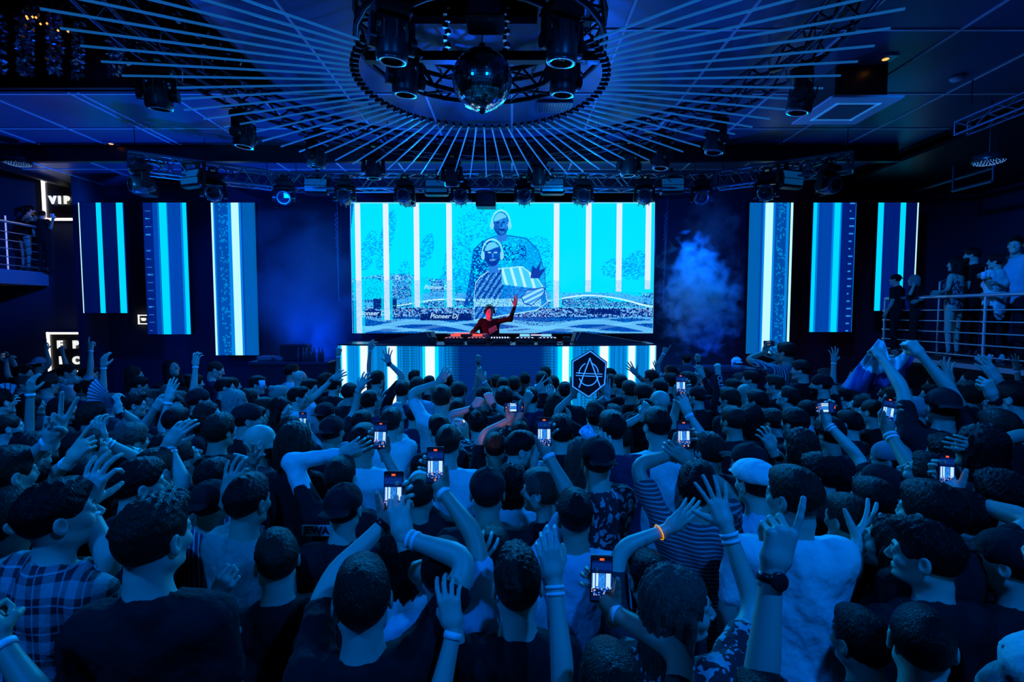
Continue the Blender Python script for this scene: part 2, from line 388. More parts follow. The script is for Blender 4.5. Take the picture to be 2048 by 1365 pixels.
# ---------------------------------------------------------------- hands (right hand: wrist at 0, fingers +Z, palm faces +Y, thumb at -X)
FING = [(-.030, .092, (.042, .026, .022), .0090), (-.010, .097, (.047, .030, .024), .0093), (.011, .094, (.043, .028, .023), .0088), (.030, .083, (.034, .021, .020), .0080)]
POSES = {  # per finger (splay, curl1, curl2, curl3); thumb (out, in, bend)
    'open': ([(-17, 2, 8, 6), (-4, 0, 8, 6), (9, 2, 10, 8), (24, 6, 12, 8)], (55, 15, 5)),
    'flat': ([(-4, 4, 10, 8), (-1, 5, 10, 8), (2, 6, 12, 8), (6, 9, 14, 8)], (34, 20, 12)),
    'relax': ([(-8, 22, 28, 18), (-2, 28, 32, 20), (4, 34, 36, 22), (10, 38, 38, 24)], (38, 35, 18)),
    'claw': ([(-16, 12, 42, 28), (-4, 14, 46, 30), (9, 16, 46, 30), (22, 18, 44, 28)], (52, 30, 25)),
    'point': ([(-4, 2, 8, 5), (-1, 62, 88, 50), (3, 70, 90, 52), (7, 74, 88, 50)], (30, 50, 45)),
    'two': ([(-12, 2, 6, 5), (8, 2, 6, 5), (3, 70, 92, 52), (7, 74, 90, 50)], (24, 58, 50)),
    'horns': ([(-10, 2, 6, 5), (-1, 72, 90, 50), (3, 74, 90, 52), (18, 6, 8, 5)], (24, 58, 50)),
    'fist': ([(-3, 72, 92, 55), (-1, 76, 92, 55), (2, 78, 92, 55), (5, 78, 90, 55)], (28, 52, 50)),
    'pinch': ([(-6, 48, 48, 25), (-4, 22, 30, 20), (6, 16, 26, 16), (16, 12, 22, 14)], (30, 58, 12)),
    'thumb': ([(-3, 74, 92, 55), (-1, 76, 92, 55), (2, 78, 92, 55), (5, 78, 90, 55)], (78, 5, 0)),
    'grip': ([(38, 8, 30, 62), (42, 10, 32, 62), (46, 12, 34, 60), (54, 16, 34, 56)], (20, 34, 2)),
    'hold': ([(0, 30, 52, 34), (2, 34, 54, 34), (5, 38, 54, 34), (9, 42, 52, 32)], (30, 60, 12)),
}
HANDS = {}
def hand_mesh(pose, lod, left=False):
    key = (pose, lod, left)
    if key in HANDS: return HANDS[key]
    fs, (to, ti, tb) = POSES[pose]; bones = []
    for (fx, fz, L, r), (sp, c1, c2, c3) in zip(FING, fs):
        p = np.array((fx, 0, fz)); s = math.radians(sp); c = 0; rr = r
        for ln, cc in zip(L, (c1, c2, c3)):
            c += math.radians(cc); d = np.array((math.sin(s) * math.cos(c), math.sin(c), math.cos(s) * math.cos(c)))
            e = p + d * ln; bones.append((p, e, rr, rr * .92)); p = e; rr *= .92
    a, b = math.radians(to), math.radians(ti); p = np.array((-.024, .006, .024)); rr = .0158
    d0 = np.array((-math.sin(a) * math.cos(b), math.sin(b), math.cos(a) * math.cos(b)))
    ax = np.array((math.cos(a), 0, math.sin(a)))
    for k, (ln, mul) in enumerate(((.040, 0), (.029, 1), (.022, 1))):
        th = math.radians(tb) * (k if k else 0)
        d = d0 * math.cos(th) + (ax * .8 + np.array((0, .6, 0))) * math.sin(th); d /= np.linalg.norm(d)
        e = p + d * ln; bones.append((p, e, rr, rr * .82)); p = e; rr *= .80
    def f(g):
        q = g.copy()
        d = smin(sd_cone(q, (-.022, 0, .03), (-.026, 0, .088), .016, .0125), sd_cone(q, (.018, 0, .03), (.026, 0, .078), .016, .0115), .02)
        d = smin(d, sd_cone(q, (0, 0, .02), (0, 0, .09), .018, .0125), .02)
        d = smin(d, sd_ell(q, (-.02, .01, .04), (.014, .013, .026)), .012)
        q2 = q * np.array((1, 1.25, 1), np.float32)
        d = smin(d, sd_cone(q2, (0, 0, -.035), (0, 0, .02), .0275, .0275), .022)
        for i, (p0, p1, r1, r2) in enumerate(bones): d = smin(d, sd_cone(q, p0, p1, r1, r2), .007 if i % 3 == 0 else .0035)
        return d
    V, F = nets(f, (-.12, -.035, -.045), (.11, .12, .21), lod)
    if left: V = V * np.array((-1, 1, 1), np.float32); F = F[:, ::-1].copy()
    HANDS[key] = (V, F); return HANDS[key]
# ---------------------------------------------------------------- people
SKINS = [mat('skin_fair', (.62, .42, .33), .48, spec=.45), mat('skin_tan', (.45, .29, .21), .48, spec=.45), mat('skin_brown', (.22, .12, .08), .45, spec=.5)]
EYEW = mat('eye_white', (.7, .7, .68), .2); IRIS = mat('iris', (.04, .03, .02), .15)
HM = {k: mat('hair_' + k, c, .36, spec=.16, bump=(210, .9, (1, 1, .2), .010)) for k, c in
      dict(black=(.005, .005, .005), brown=(.022, .015, .010), light=(.09, .065, .05), blond=(.30, .25, .22), grey=(.35, .35, .36)).items()}
def cloth(n, c): return mat('cloth_' + n, c, .85, bump=(11, .9, (1, 1, .7), .03), spec=.2)
CL = dict(black=cloth('black', (.010, .010, .012)), navy=cloth('navy', (.02, .028, .07)), charcoal=cloth('charcoal', (.04, .04, .045)),
          grey=cloth('grey', (.22, .22, .23)), white=cloth('white', (.72, .72, .72)), light=cloth('light_blue', (.42, .5, .6)), denim=cloth('denim', (.06, .09, .16)),
          olive=cloth('olive', (.2, .26, .22)), beige=cloth('beige', (.5, .45, .38)), red=cloth('red', (.5, .03, .02)),
          plaid=pattern('cloth_plaid', 'plaid', (.012, .012, .02), (.42, .42, .45), 11), stripes=pattern('cloth_stripes', 'stripe_v', (.05, .06, .1), (.6, .6, .6), 38),
          knit=pattern('cloth_knit', 'stripe_h', (.05, .05, .06), (.3, .3, .32), 55), zebra=pattern('cloth_zebra', 'noise', (.01, .01, .01), (.7, .65, .55), 9),
          floral=pattern('cloth_floral', 'floral', (.012, .014, .02), (.38, .38, .4), 16), dots=pattern('cloth_dots', 'dots', (.45, .48, .5), (.04, .04, .06), 22),
          ribbed=pattern('cloth_ribbed', 'stripe_v', (.35, .38, .42), (.6, .62, .64), 70))
BAND = {'white': mat('paper_band_white', (.85, .85, .85), .5), 'orange': mat('paper_band_orange', (1, .22, .05), .5, emit=(1, .12, .03), es=.0),
        'black': mat('watch_black', (.012, .012, .014), .3), 'yellow': mat('glow_bracelet_yellow', (1, .55, .02), .4, emit=(1, .42, .0), es=.8),
        'beads': mat('bead_bracelet', (.7, .75, .8), .2)}
NAIL = mat('red_nails', (.8, .02, .02), .3)
def arc(a, b, c, n=5):
    """points of a soft bend a-b-c"""
    p = []; e1 = b + (a - b) * .28; e2 = b + (c - b) * .28
    for t in (0, .2, .4, .6): p.append(a.lerp(e1, t))
    for i in range(n + 1):
        t = i / n; p.append(e1.lerp(b, t).lerp(b.lerp(e2, t), t))
    for t in (.15, .3, .5, .7, .85, 1): p.append(e2.lerp(c, t))
    return p
def limb_r(s, L, r):
    """radius along a limb, s = 0..1"""
    return float(np.interp(s, L, r))
def torso_sdf(slim, female, bulk, lean=0.0):
    kx = (.88 if female else 1.0) * bulk
    def f(q):
        p = q.copy(); p[..., 1] = p[..., 1] - lean * np.clip(p[..., 2] - 1.0, 0, 1)
        d = sd_ell(p, (0, .0, 1.27), (.172 * kx, .112 * bulk, .2))
        d = smin(d, sd_ell(p, (0, .005, 1.07), ((.125 if female else .148) * bulk, .10 * bulk, .2)), .08)
        d = smin(d, sd_ell(p, (0, -.01, .94), (.168 * (1.0 if female else kx), .118 * bulk, .14)), .08)
        d = smin(d, sd_cone(p, (-.13 * kx, -.015, 1.405), (.13 * kx, -.015, 1.405), .058), .06)
        d = smin(d, sd_cone(p, (0, -.03, 1.38), (0, -.035, 1.455), .075, .062), .05)
        if female:
            a = p.copy(); a[..., 0] = np.abs(a[..., 0]); d = smin(d, sd_ell(a, (.075, .085, 1.27), (.06, .05, .06)), .03)
        return d - slim
    return f
REPORT = []
TROUSER = {}
def trouser_mesh(kind):
    if kind in TROUSER: return TROUSER[kind]
    def legs(q, g):
        p = q.copy(); p[..., 0] = np.abs(p[..., 0])
        d = smin(sd_cone(p, (.095, 0, .88), (.105, .01, .50), .088 + g, .060 + g), sd_cone(p, (.105, .01, .50), (.11, -.015, .09), .058 + g, .045 + g * 2), .03)
        d = smin(d, sd_ell(p, (0, -.01, .93), (.165, .115, .11)), .05)
        return d
    if kind == 'bare':
        V, F = nets(lambda g: smin(legs(g, -.008), sd_ell(np.abs(g * [1, 0, 1]) * [1, 0, 1] + g * [0, 1, 0], (.112, .05, .035), (.042, .12, .04)), .03), (-.3, -.2, -.02), (.3, .22, 1.02), .02)
    else: V, F = nets(lambda g: smax(legs(g, .008) + .006 * snoise(g, 30), .05 - g[..., 2], .01), (-.3, -.2, 0), (.3, .2, 1.08), .024)
    TROUSER[kind] = npmesh('trousers', V, F); return TROUSER[kind]
def shoe_mesh():
    if 'shoe' not in TROUSER:
        def f(g):
            d = smin(sd_ell(g, (0, .05, .04), (.046, .135, .05)), sd_ell(g, (0, -.045, .07), (.042, .05, .075)), .03); return smax(d, .002 - g[..., 2], .004)
        V, F = nets(f, (-.06, -.11, -.01), (.06, .21, .16), .014); TROUSER['shoe'] = npmesh('shoe', V, F)
    return TROUSER['shoe']
TROUSER_M = [cloth('jeans', (.03, .045, .09)), CL['black'], CL['charcoal']]
WHITE_SHOE = mat('shoe_white', (.6, .6, .6), .6); BLACK_SHOE = mat('shoe_black', (.02, .02, .02), .5)

def person(x=None, y=None, D=None, z=None, base=0.0, yaw=None, byaw=None, pitch=0, roll=0, hair='short', hc='black', top='black', skin=0, female=False,
           arms=(), sleeves='short', label=None, group=None, beard=False, glasses=False, headphones=False, legs='trousers', shoes='black', bulk=1.0, lean=0.0, cat='person', pos=None, seed=0, lm=None, shoes_on=True, name='person', hat=None):
    rr = random.Random(seed * 7 + 3)
    if pos is None: hp = P(x, y, D)
    else: hp = Vector(pos)
    zh = hp.z - base; s = zh / 1.635
    va = math.degrees(math.atan2(hp.x, hp.y))
    if yaw is not None: yaw += va          # given as seen from the photograph
    if byaw is not None: byaw += va
    if yaw is None: yaw = math.degrees(math.atan2(-.3 - hp.x, 9.8 - hp.y))
    if byaw is None: byaw = yaw * .7 if abs(yaw) < 100 else yaw
    br = math.radians(byaw)
    root = empty(name, (hp.x, hp.y, base), -br, label, cat, group)
    lod = .0046 if D < 2.7 else (.0075 if D < 5 else .0095)
    hlod = .0042 if D < 3.3 else .0056
    Ri = Matrix.Rotation(br, 4, 'Z')
    loc = Vector((hp.x, hp.y, base))
    def W2L(v): return (Ri @ (Vector(v) - loc)) / s
    # head frame (local units: metres of a 1.75 m person; everything scaled by s at the end)
    hy = math.radians(yaw - byaw)
    hc_ = Vector((0, .012 + lean * .62, 1.635))
    Mh = Matrix.Translation(hc_) @ Matrix.Rotation(-hy, 4, 'Z') @ Matrix.Rotation(math.radians(pitch), 4, 'X') @ Matrix.Rotation(math.radians(roll), 4, 'Y')
    hv, hf, hm = head_mesh(female, lod)
    # neck stays on the torso while the head turns
    wgt = np.clip((hv[:, 2] + .17) / .09, 0, 1)[:, None]
    hv2 = xf(hv, Mh) * wgt + xf(hv, Matrix.Translation(hc_)) * (1 - wgt)
    parts = [(hv2, hf, hm)]
    bands = []; sleeve_caps = []; ends = {}
    sides = {a['s']: a for a in arms}
    nails = []
    for sd in ('R', 'L'):
        sg = 1 if sd == 'R' else -1
        a = sides.get(sd); kx = .88 if female else 1.0
        S = Vector((sg * .165 * kx * bulk, -.015 + lean * .42, 1.405)); k = 1.0
        if a is None:
            E = S + Vector((sg * .05, -.03, -.27)); Wr = E + Vector((sg * -.02, .12, -.21)); fz = (Wr - E).normalized(); pn = Vector((-sg, 0, 0)); pose = 'relax'
            hl = hand_mesh(pose, .0075, sd == 'L')
        else:
            pose = a.get('pose', 'open'); ph = a.get('ph')
            reach = .575 * k * .985
            tgt_px = a['h'] if ph is None else ph['c']
            L1, L2 = .305, .265
            best = None; d0 = a.get('dd', .12 if ph is None else .30)
            lift = Vector((-sg * .02, 0, .045))
            def wrist_for(dd):
                H = W2L(P(tgt_px[0], tgt_px[1], D + dd))
                if ph is None:
                    dirv = (H - (S + lift)).normalized(); return H - dirv * .08, H
                up = Vector((0, 0, 1)); return H - Vector((0, 0, .075)), H
            for i in range(60):
                dd = -.45 + i * .02
                Wc, _ = wrist_for(dd); ex = (Wc - (S + lift)).length - (L1 + L2) * .985
                cost = max(0, ex) * 10 + abs(dd - d0) * (.5 if 'dd' in a else .2)
                if best is None or cost < best[0]: best = (cost, dd, ex)
            dd = a['dd'] if a.get('fix') else best[1]
            Wc, H = wrist_for(dd); Sx = S + lift
            ex = (Wc - Sx).length - (L1 + L2) * .99
            if ex > 0:
                st = min(1 + ex / (L1 + L2), 1.15); L1 *= st; L2 *= st
                if ex > .06: REPORT.append((x, y, sd, round(ex, 2)))
                v = Wc - Sx; Wc = Sx + v.normalized() * min(v.length, (L1 + L2) * .99)
            v = Wc - Sx; dl = max(v.length, .12); vd = v.normalized()
            if 'e' in a: pole = W2L(P(a['e'][0], a['e'][1], D + dd * .5)) - Sx
            else: pole = Vector((sg * .6, .15, -.8 if Wc.z < Sx.z + .2 else -.2))
            pole = pole - vd * pole.dot(vd)
            if pole.length < 1e-3: pole = Vector((sg, 0, 0))
            pole.normalize(); aa = max(-1, min(1, (L1 * L1 + dl * dl - L2 * L2) / (2 * L1 * dl)))
            S = Sx; E = S + vd * (L1 * aa) + pole * (L1 * math.sqrt(max(0, 1 - aa * aa))); Wr = S + vd * dl
            fd = (Wr - E).normalized(); fz = fd
            if 'f' in a:   # pixel the fingers point at
                Fp = W2L(P(a['f'][0], a['f'][1], D + dd + a.get('fd', 0))); fz = (Fp - Wr).normalized()
            if ph is not None: fz = (fd * .5 + Vector((0, 0, 1)) * 1.0).normalized()
            pn = Vector(a.get('pn', (0, 1, 0) if ph is None else (0, -1, .1))); pn = Ri.to_3x3() @ pn
            hl = hand_mesh(pose, hlod, sd == 'L')
        yv = (pn - fz * pn.dot(fz))
        if yv.length < 1e-3: yv = fz.orthogonal()
        yv.normalize(); xv = yv.cross(fz)
        Rm = Matrix((xv, yv, fz)).transposed().to_4x4(); hs = .92 if female else 1.04
        Mhnd = Matrix.Translation(Wr) @ Rm @ Matrix.Scale(hs, 4)
        pts = arc(S, E, Wr)
        pts.append(Wr + fz * .012); cum = [0]
        for i in range(1, len(pts)): cum.append(cum[-1] + (pts[i] - pts[i - 1]).length)
        T = cum[-1]; g = .84 if female else 1.0 * bulk ** .5
        rad = [limb_r(c / T, [0, .15, .35, .50, .62, .85, 1], [.048 * g, .048 * g, .043 * g, .037 * g, .039 * g, .0285, .0262 * hs]) for c in cum]
        nn = 16 if D < 2.7 else 10
        parts.append((*sweep(pts, rad, nn), 0)); parts.append((xf(hl[0], Mhnd), hl[1], 0))
        fd = (Wr - E).normalized()
        if a is not None:
            for bd in ([a['band']] if isinstance(a.get('band'), str) else a.get('band', ())): bands.append((bd, Wr, fd, pts, hs, pn))
            if a.get('nails'): nails.append(Mhnd)
        ends[sd] = (S, E, Wr, Mhnd, xv, yv, fz, pose, a)
    # torso cloth
    tf = torso_sdf(0, female, bulk, lean)
    sl = []
    for sd in ('R', 'L'):
        S, E, Wr = ends[sd][:3]; inner = Vector((S.x * .62, S.y, S.z - .02))
        sl.append((inner, S, .066 * bulk, .064))
        if sleeves == 'short': sl.append((S, S.lerp(E, .62), .060 * bulk, .057))
        elif sleeves == 'long': sl.append((S, E, .058 * bulk, .049)); sl.append((E, E.lerp(Wr, .9), .049, .036))
        elif sleeves == 'mix' and sd == 'R': sl.append((S, S.lerp(E, .62), .060, .057))
        elif sleeves == 'mix':
            sl.append((S, S.lerp(E, .5), .060, .057)); wl = [(S.lerp(E, .3), E, .053, .048), (E, E.lerp(Wr, .93), .048, .037)]
            wf = lambda g, wl=wl: smin(sd_cone(g, wl[0][0], wl[0][1], wl[0][2], wl[0][3]), sd_cone(g, wl[1][0], wl[1][1], wl[1][2], wl[1][3]), .03) + .005 * snoise(g, 45)
            wp = np.array([tuple(v) for q in wl for v in q[:2]], np.float32); link('sleeve', npmesh('sleeve', *[(a_ * s if k_ == 0 else a_) for k_, a_ in enumerate(nets(wf, wp.min(0) - .08, wp.max(0) + .08, .013))]), CL['white'], root)
    fold = 0.0065 if D < 4 else .004
    sx = rr.random() * 9
    def shirt(gp):
        d = tf(gp) - (.012 if sleeves != 'none' else .007)
        if sleeves != 'none':
            for i, (p0, p1, r1, r2) in enumerate(sl): d = smin(d, sd_cone(gp, p0, p1, r1, r2), .035)
        nn_ = snoise(gp * np.array((1, 1, .55), np.float32), 24, sx); d = d + fold * (1.2 - 2.6 * np.abs(nn_)) + fold * .4 * snoise(gp, 60, sx)
        if sleeves == 'none':
            ax = np.abs(gp[..., 0]); d = smax(d, gp[..., 2] - np.where(np.abs(ax - .085) < .018, 1.6, 1.335), .008)
        nk = .066 if not female else .07
        c = (0, .012 + lean * .5, 1.515); d = smax(d, -sd_ell(gp, c, (nk, nk, .062)), .01)
        return smax(d, (.80 if legs != 'bare' else .66) - gp[..., 2], .01)
    allp = np.array([tuple(v) for q in sl for v in q[:2]] + [(-.26, -.2, .62 if legs == 'bare' else .78), (.26, .2 + lean * .5, 1.52)], np.float32)
    lo, hi = allp.min(0) - .075, allp.max(0) + .075; lo[2] = .62 if legs == 'bare' else .77
    vs = .015 if D < 2.7 else (.02 if D < 5 else .026)
    V, F = nets(shirt, lo, hi, vs)
    if sleeves == 'none':
        tv, tF = nets(lambda g: smax(tf(g), 1.0 - g[..., 2], .01), (-.3, -.2, .95), (.3, .3, 1.56), .02); parts.append((tv, tF, 0))
    if legs == 'bare':
        bm_ = trouser_mesh('bare'); n = len(bm_.vertices); bv = np.empty(n * 3, np.float32); bm_.vertices.foreach_get('co', bv); bf = np.empty(len(bm_.polygons) * 4, np.int32); bm_.loops.foreach_get('vertex_index', bf)
        parts.append((bv.reshape(-1, 3), bf.reshape(-1, 4), 0))
    Vb, Fb, Mb = joinm(parts)
    me = npmesh('body', Vb * s, Fb, Mb)
    for m_ in (SKINS[skin], EYEW, IRIS): me.materials.append(m_)
    link('body', me, None, root)
    tops = top if isinstance(top, bpy.types.Material) else CL[top]
    sh = link('shirt' if legs != 'bare' else 'dress', npmesh('shirt', V * s, F), tops, root)
    if legs == 'trousers':
        t = link('trousers', trouser_mesh('t'), None, root); t.scale = (s, s, s)
        if not trouser_mesh('t').materials: trouser_mesh('t').materials.append(TROUSER_M[1])
    for sg in (-1, 1):
        so = link('shoe', shoe_mesh(), None, root, (sg * .112 * s, -.015 * s if legs != 'bare' else 0, 0)); so.scale = (s, s, s)
        if not shoe_mesh().materials: shoe_mesh().materials.append(BLACK_SHOE)
        if shoes == 'white':
            so.material_slots[0].link = 'OBJECT'; so.material_slots[0].material = WHITE_SHOE
    # hair or hat, brows
    if hair != 'bald':
        hsv, hsf = hair_mesh(hair, .0062 if D < 2.7 else .0085)
        nm = 'cap' if 'cap' in hair else 'hair'
        m_ = (CL[hat] if hat else CL['black']) if 'cap' in hair else HM[hc]
        ho = link(nm, npmesh(nm, xf(hsv, Mh) * s, hsf), m_, root)
        if 'cap' in hair:
            hb, hbf = hair_mesh('buzz', .009); link('hair', npmesh('hair', xf(hb, Mh) * s, hbf), HM[hc], root)
    if D < 3.2 or beard:
        q = []
        for sg in (-1, 1): q.append(sweep([Vector((sg * .014, .092, .024)), Vector((sg * .03, .089, .029)), Vector((sg * .046, .074, .024))], [.0035, .004, .002], 6))
        if beard: bdv, bdf = beard_mesh(.006); link('beard', npmesh('beard', xf(bdv, Mh) * s, bdf), HM[hc if hc != 'blond' else 'light'], root)
        bv, bf, _ = joinm(q); link('eyebrows', npmesh('brow', xf(bv, Mh) * s, bf), HM[hc if hc != 'blond' else 'light'], root)
    if glasses:
        g = MB()
        for sg in (-1, 1):
            pts = [Vector((sg * .033 + .022 * math.cos(t), .103, .003 + .018 * math.sin(t))) for t in [i * math.pi / 6 for i in range(12)]]
            g.path(pts, .0018, 5, True); g.tube((sg * .055, .101, .006), (sg * .084, -.01, .008), .0018, n=5)
        g.tube((-.012, .105, .006), (.012, .105, .006), .0018, n=5)
        for i, v in enumerate(g.V): g.V[i] = tuple((Mh @ Vector(v)) * s)
        g.build('glasses', mat('glasses_frame', (.01, .01, .01), .25, spec=.8), root)
    if headphones:
        g = MB(); g.path([Vector((.094 * math.sin(t), -.01, .03 + .104 * math.cos(t))) for t in [(-90 + 18 * i) * math.pi / 180 for i in range(11)]], .009, 7)
        for sg in (-1, 1): g.lathe([(.001, 0), (.034, .004), (.036, .02), (.028, .03), (.001, .032)], (sg * .078, -.01, -.0), 16, Matrix.Rotation(sg * math.pi / 2, 4, 'Y'))
        for i, v in enumerate(g.V): g.V[i] = tuple((Mh @ Vector(v)) * s)
        g.build('headphones', mat('black_plastic', (.01, .01, .012), .3), root)
    for bd, Wr, fd, pts, hs, pn in bands:
        u = fd.orthogonal().normalized(); q = MB(); c = Wr - fd * (.018 if bd != 'black' else .02)
        M = Matrix((u, fd.cross(u), fd)).transposed().to_4x4()
        if bd == 'white2':
            for o_ in (-.011, .011): q.lathe([(.0285, -.006), (.0325, -.005), (.0325, .005), (.0285, .006)], c + fd * (o_ - .02), 18, M)
        elif bd == 'yellow': q.lathe([(.034, -.003), (.0365, 0), (.034, .003), (.0325, 0), (.034, -.003)], c - fd * .03, 18, M)
        elif bd == 'beads':
            for i in range(14):
                t = 2 * math.pi * i / 14; q.lathe([(.001, -.006), (.0055, -.003), (.0055, .003), (.001, .006)], c + M.to_3x3() @ Vector((.032 * math.cos(t), .032 * math.sin(t), 0)), 6)
        elif bd == 'black':
            q.lathe([(.0285, -.011), (.0325, -.010), (.0325, .010), (.0285, .011)], c, 18, M)
            bk = -pn; bk = (bk - fd * bk.dot(fd)).normalized(); Mw = Matrix((bk.cross(fd), fd, bk)).transposed().to_4x4()
            q.lathe([(.001, .0), (.021, 0), (.022, .008), (.018, .0105), (.001, .0105)], c + bk * .028, 16, Mw)
        else: q.lathe([(.0285, -.011), (.0320, -.0105), (.0320, .0105), (.0285, .011)], c, 18, M)
        for i, v in enumerate(q.V): q.V[i] = tuple(Vector(v) * s)
        q.build('wristwatch' if bd == 'black' else 'bracelet' if bd in ('yellow', 'beads') else 'wristband', BAND['white' if bd == 'white2' else bd], root)
    # things held in the hands
    def world(v): return loc + Ri.to_3x3().transposed() @ (Vector(v) * s)
    Rw = Ri.to_3x3().transposed()
    out = {}
    for sd, (S, E, Wr, Mhnd, xv, yv, fz, pose, a) in ends.items():
        out[sd] = dict(hand=world(Mhnd @ Vector((0, .03, .09))), center=world(Mhnd @ Vector((0, 0, .08))), x=Rw @ xv, y=Rw @ yv, z=Rw @ fz, wrist=world(Wr))
        if a and a.get('ph'): phone(world(Mhnd @ Vector((0, .022, .105))), a['ph'])
    out['root'] = root; out['s'] = s; out['w2l'] = W2L; out['world'] = world
    return out
def phone_picture(w, h, style):
    n = 18; m = 38; yy, xx = np.mgrid[0:m, 0:n]; u = (xx + .5) / n; v = 1 - (yy + .5) / m; rs = np.random.RandomState(style)
    c = np.zeros((m, n, 3), np.float32); c[:] = (0, .006, .06)
    st = (v > .28) & (v < .62); c[st] = (.02, .09, .5)
    for k in (.12, .26, .76, .9): c[st & (np.abs(u - k) < .05)] = (.55, .85, 1)
    mid = st & (np.abs(u - .5) < .19); c[mid] = np.array((.02, .22, .75)) * (.6 + .8 * rs.rand(int(mid.sum()), 1))
    nz = rs.rand(m, n); lowm = (v < .34) & (v > .12); c[lowm & (nz > .6)] = (.03, .2, .8); c[lowm & (nz > .9)] = (.7, .5, .6)
    c[(v > .62) & (v < .9)] *= 1.0; c[(v > .7) & (v < .88)] = (0, .02, .18)
    c[(v > .93) | (v < .03)] = (0, 0, 0)
    c[(np.abs(u - .5) < .13) & (v > .925) & (v < .965)] = (1, .12, .01)
    c[((u - .5) ** 2 * .25 + (v - .085) ** 2) < .0011] = (1, .25, .08)
    c[((u - .85) ** 2 * .25 + (v - .085) ** 2) < .0006] = (1, .55, .3)
    return c
PHN = [0]
def phone(c, ph):
    """smartphone held up with its screen to the holder"""
    PHN[0] += 1; w, h, t = .072, .150, .009
    root = empty('smartphone', c, 0, ph['label'], 'phone', 'phones filming the show')
    face = Vector(ph.get('n', (0, -1, .12))).normalized()      # the screen looks this way
    up = Vector((math.sin(math.radians(ph.get('roll', 0))), 0, math.cos(math.radians(ph.get('roll', 0)))))
    up = (up - face * up.dot(face)).normalized(); xa = up.cross(face)
    M = Matrix((xa, -face, up)).transposed(); root.rotation_euler = M.to_euler()
    MB().box((0, 0, 0), (w, t, h), None, .006).build('phone_case', mat('phone_black', (.008, .008, .01), .3), root)
    g = phone_picture(w, h, PHN[0]) * ph.get('e', 1.0)
    m, n = g.shape[:2]; W_, H_ = w * .9, h * .93
    if ph.get('dark'): g *= .15
    led_grid('phone_screen', g, lambda u, v: np.stack([(u - .5) * W_, np.full_like(u, -t / 2 - .0006), (v - .5) * H_], -1), root, PHM)
    b = MB(); b.box((-.018, t / 2 + .002, .052), (.03, .004, .034), None, .002); b.build('camera_bump', mat('phone_black'), root)
    return root
def led_grid(name, img, fn, parent, m, k=1):
    """img rows from bottom to top; fn(u,v)->points; one tile per pixel"""
    H, W = img.shape[:2]; v, u = np.mgrid[0:H + 1, 0:W + 1]; V = fn(u / W, v / H).reshape(-1, 3)
    i = (np.arange(H)[:, None] * (W + 1) + np.arange(W)[None]).ravel(); F = np.stack([i, i + 1, i + W + 2, i + W + 1], 1)
    me = npmesh(name, V, F); at = me.color_attributes.new('led', 'FLOAT_COLOR', 'CORNER')
    c = np.ones((H * W, 4, 4), np.float32); c[:, :, :3] = img[::-1].reshape(-1, 1, 3) if not getattr(fn, 'up', False) else img.reshape(-1, 1, 3)
    at.data.foreach_set('color', c.ravel()); return link(name, me, m, parent)
PHM = vcol_emit('phone_display', 1.0)
# ---------------------------------------------------------------- the room
def struct(o): o['kind'] = 'structure'; return o
M_WALL = mat('wall_black_paint', (.05, .065, .12), .75)
M_FLOOR = mat('floor_dark', (.015, .015, .02), .35)
M_CEIL = mat('ceiling_metal_panel', (.11, .15, .26), .34, .15, bump=(1.2, .05, (1, 1, 1)))
M_SEAM = mat('ceiling_seam_trim', (.95, .97, 1), .4, .0)
M_BEAM = mat('beam_black', (.008, .009, .014), .4)
M_STEEL = mat('steel_brushed', (.55, .58, .62), .25, 1.0)
M_BLACK = mat('black_plastic', (.010, .011, .014), .32, spec=.6)
M_TRUSS = mat('truss_black', (.03, .035, .05), .3, .8)
M_TRUSS2 = mat('truss_aluminium', (.28, .32, .4), .3, .9)
M_LENS = mat('lens_glass', (.02, .03, .05), .05, .0, spec=1.0, coat=1.0)
M_NEON = mat('neon_white', (.9, .9, .85), .4, emit=(1.0, .93, .80), es=1.6)
M_NEONL = mat('neon_letter_white', (.9, .9, .85), .4, emit=(.85, .86, .78), es=1.0)
XL, XR, YB, YF, ZC = -14.0, 10.6, 11.6, -3.0, 5.4
struct(MB().box(((XL + XR) / 2, (YB + YF) / 2, -.05), (XR - XL, YB - YF, .1)).build('floor', M_FLOOR))
struct(MB().box(((XL + XR) / 2, YB + .1, 3.4), (XR - XL, .2, 6.8)).build('wall_back', M_WALL))
struct(MB().box((XL - .1, (YB + YF) / 2, 3.4), (.2, YB - YF, 6.8)).build('wall_left', M_WALL))
struct(MB().box((XR + .1, (YB + YF) / 2, 3.4), (.2, YB - YF, 6.8)).build('wall_right', M_WALL))
struct(MB().box(((XL + XR) / 2, YF - .1, 3.4), (XR - XL, .2, 6.8)).build('wall_front', M_WALL))
# ceiling of metal cassettes; the left front part is higher and black, an opening for rigging sits above the ball
cb = MB()
for x0, x1, y0, y1 in [(-9.9, -3.0, 6.75, YB), (-3.0, -1.1, YF, YB), (-1.1, .25, 5.2, YB), (-1.1, .25, YF, 2.0), (.25, 6.9, YF, YB)]:
    cb.box(((x0 + x1) / 2, (y0 + y1) / 2, ZC + .04), (x1 - x0, y1 - y0, .08))
struct(cb.build('ceiling', M_CEIL))
struct(MB().box(((XL + XR) / 2, (YB + YF) / 2, 6.75), (XR - XL, YB - YF, .1)).build('ceiling_upper', M_BEAM))
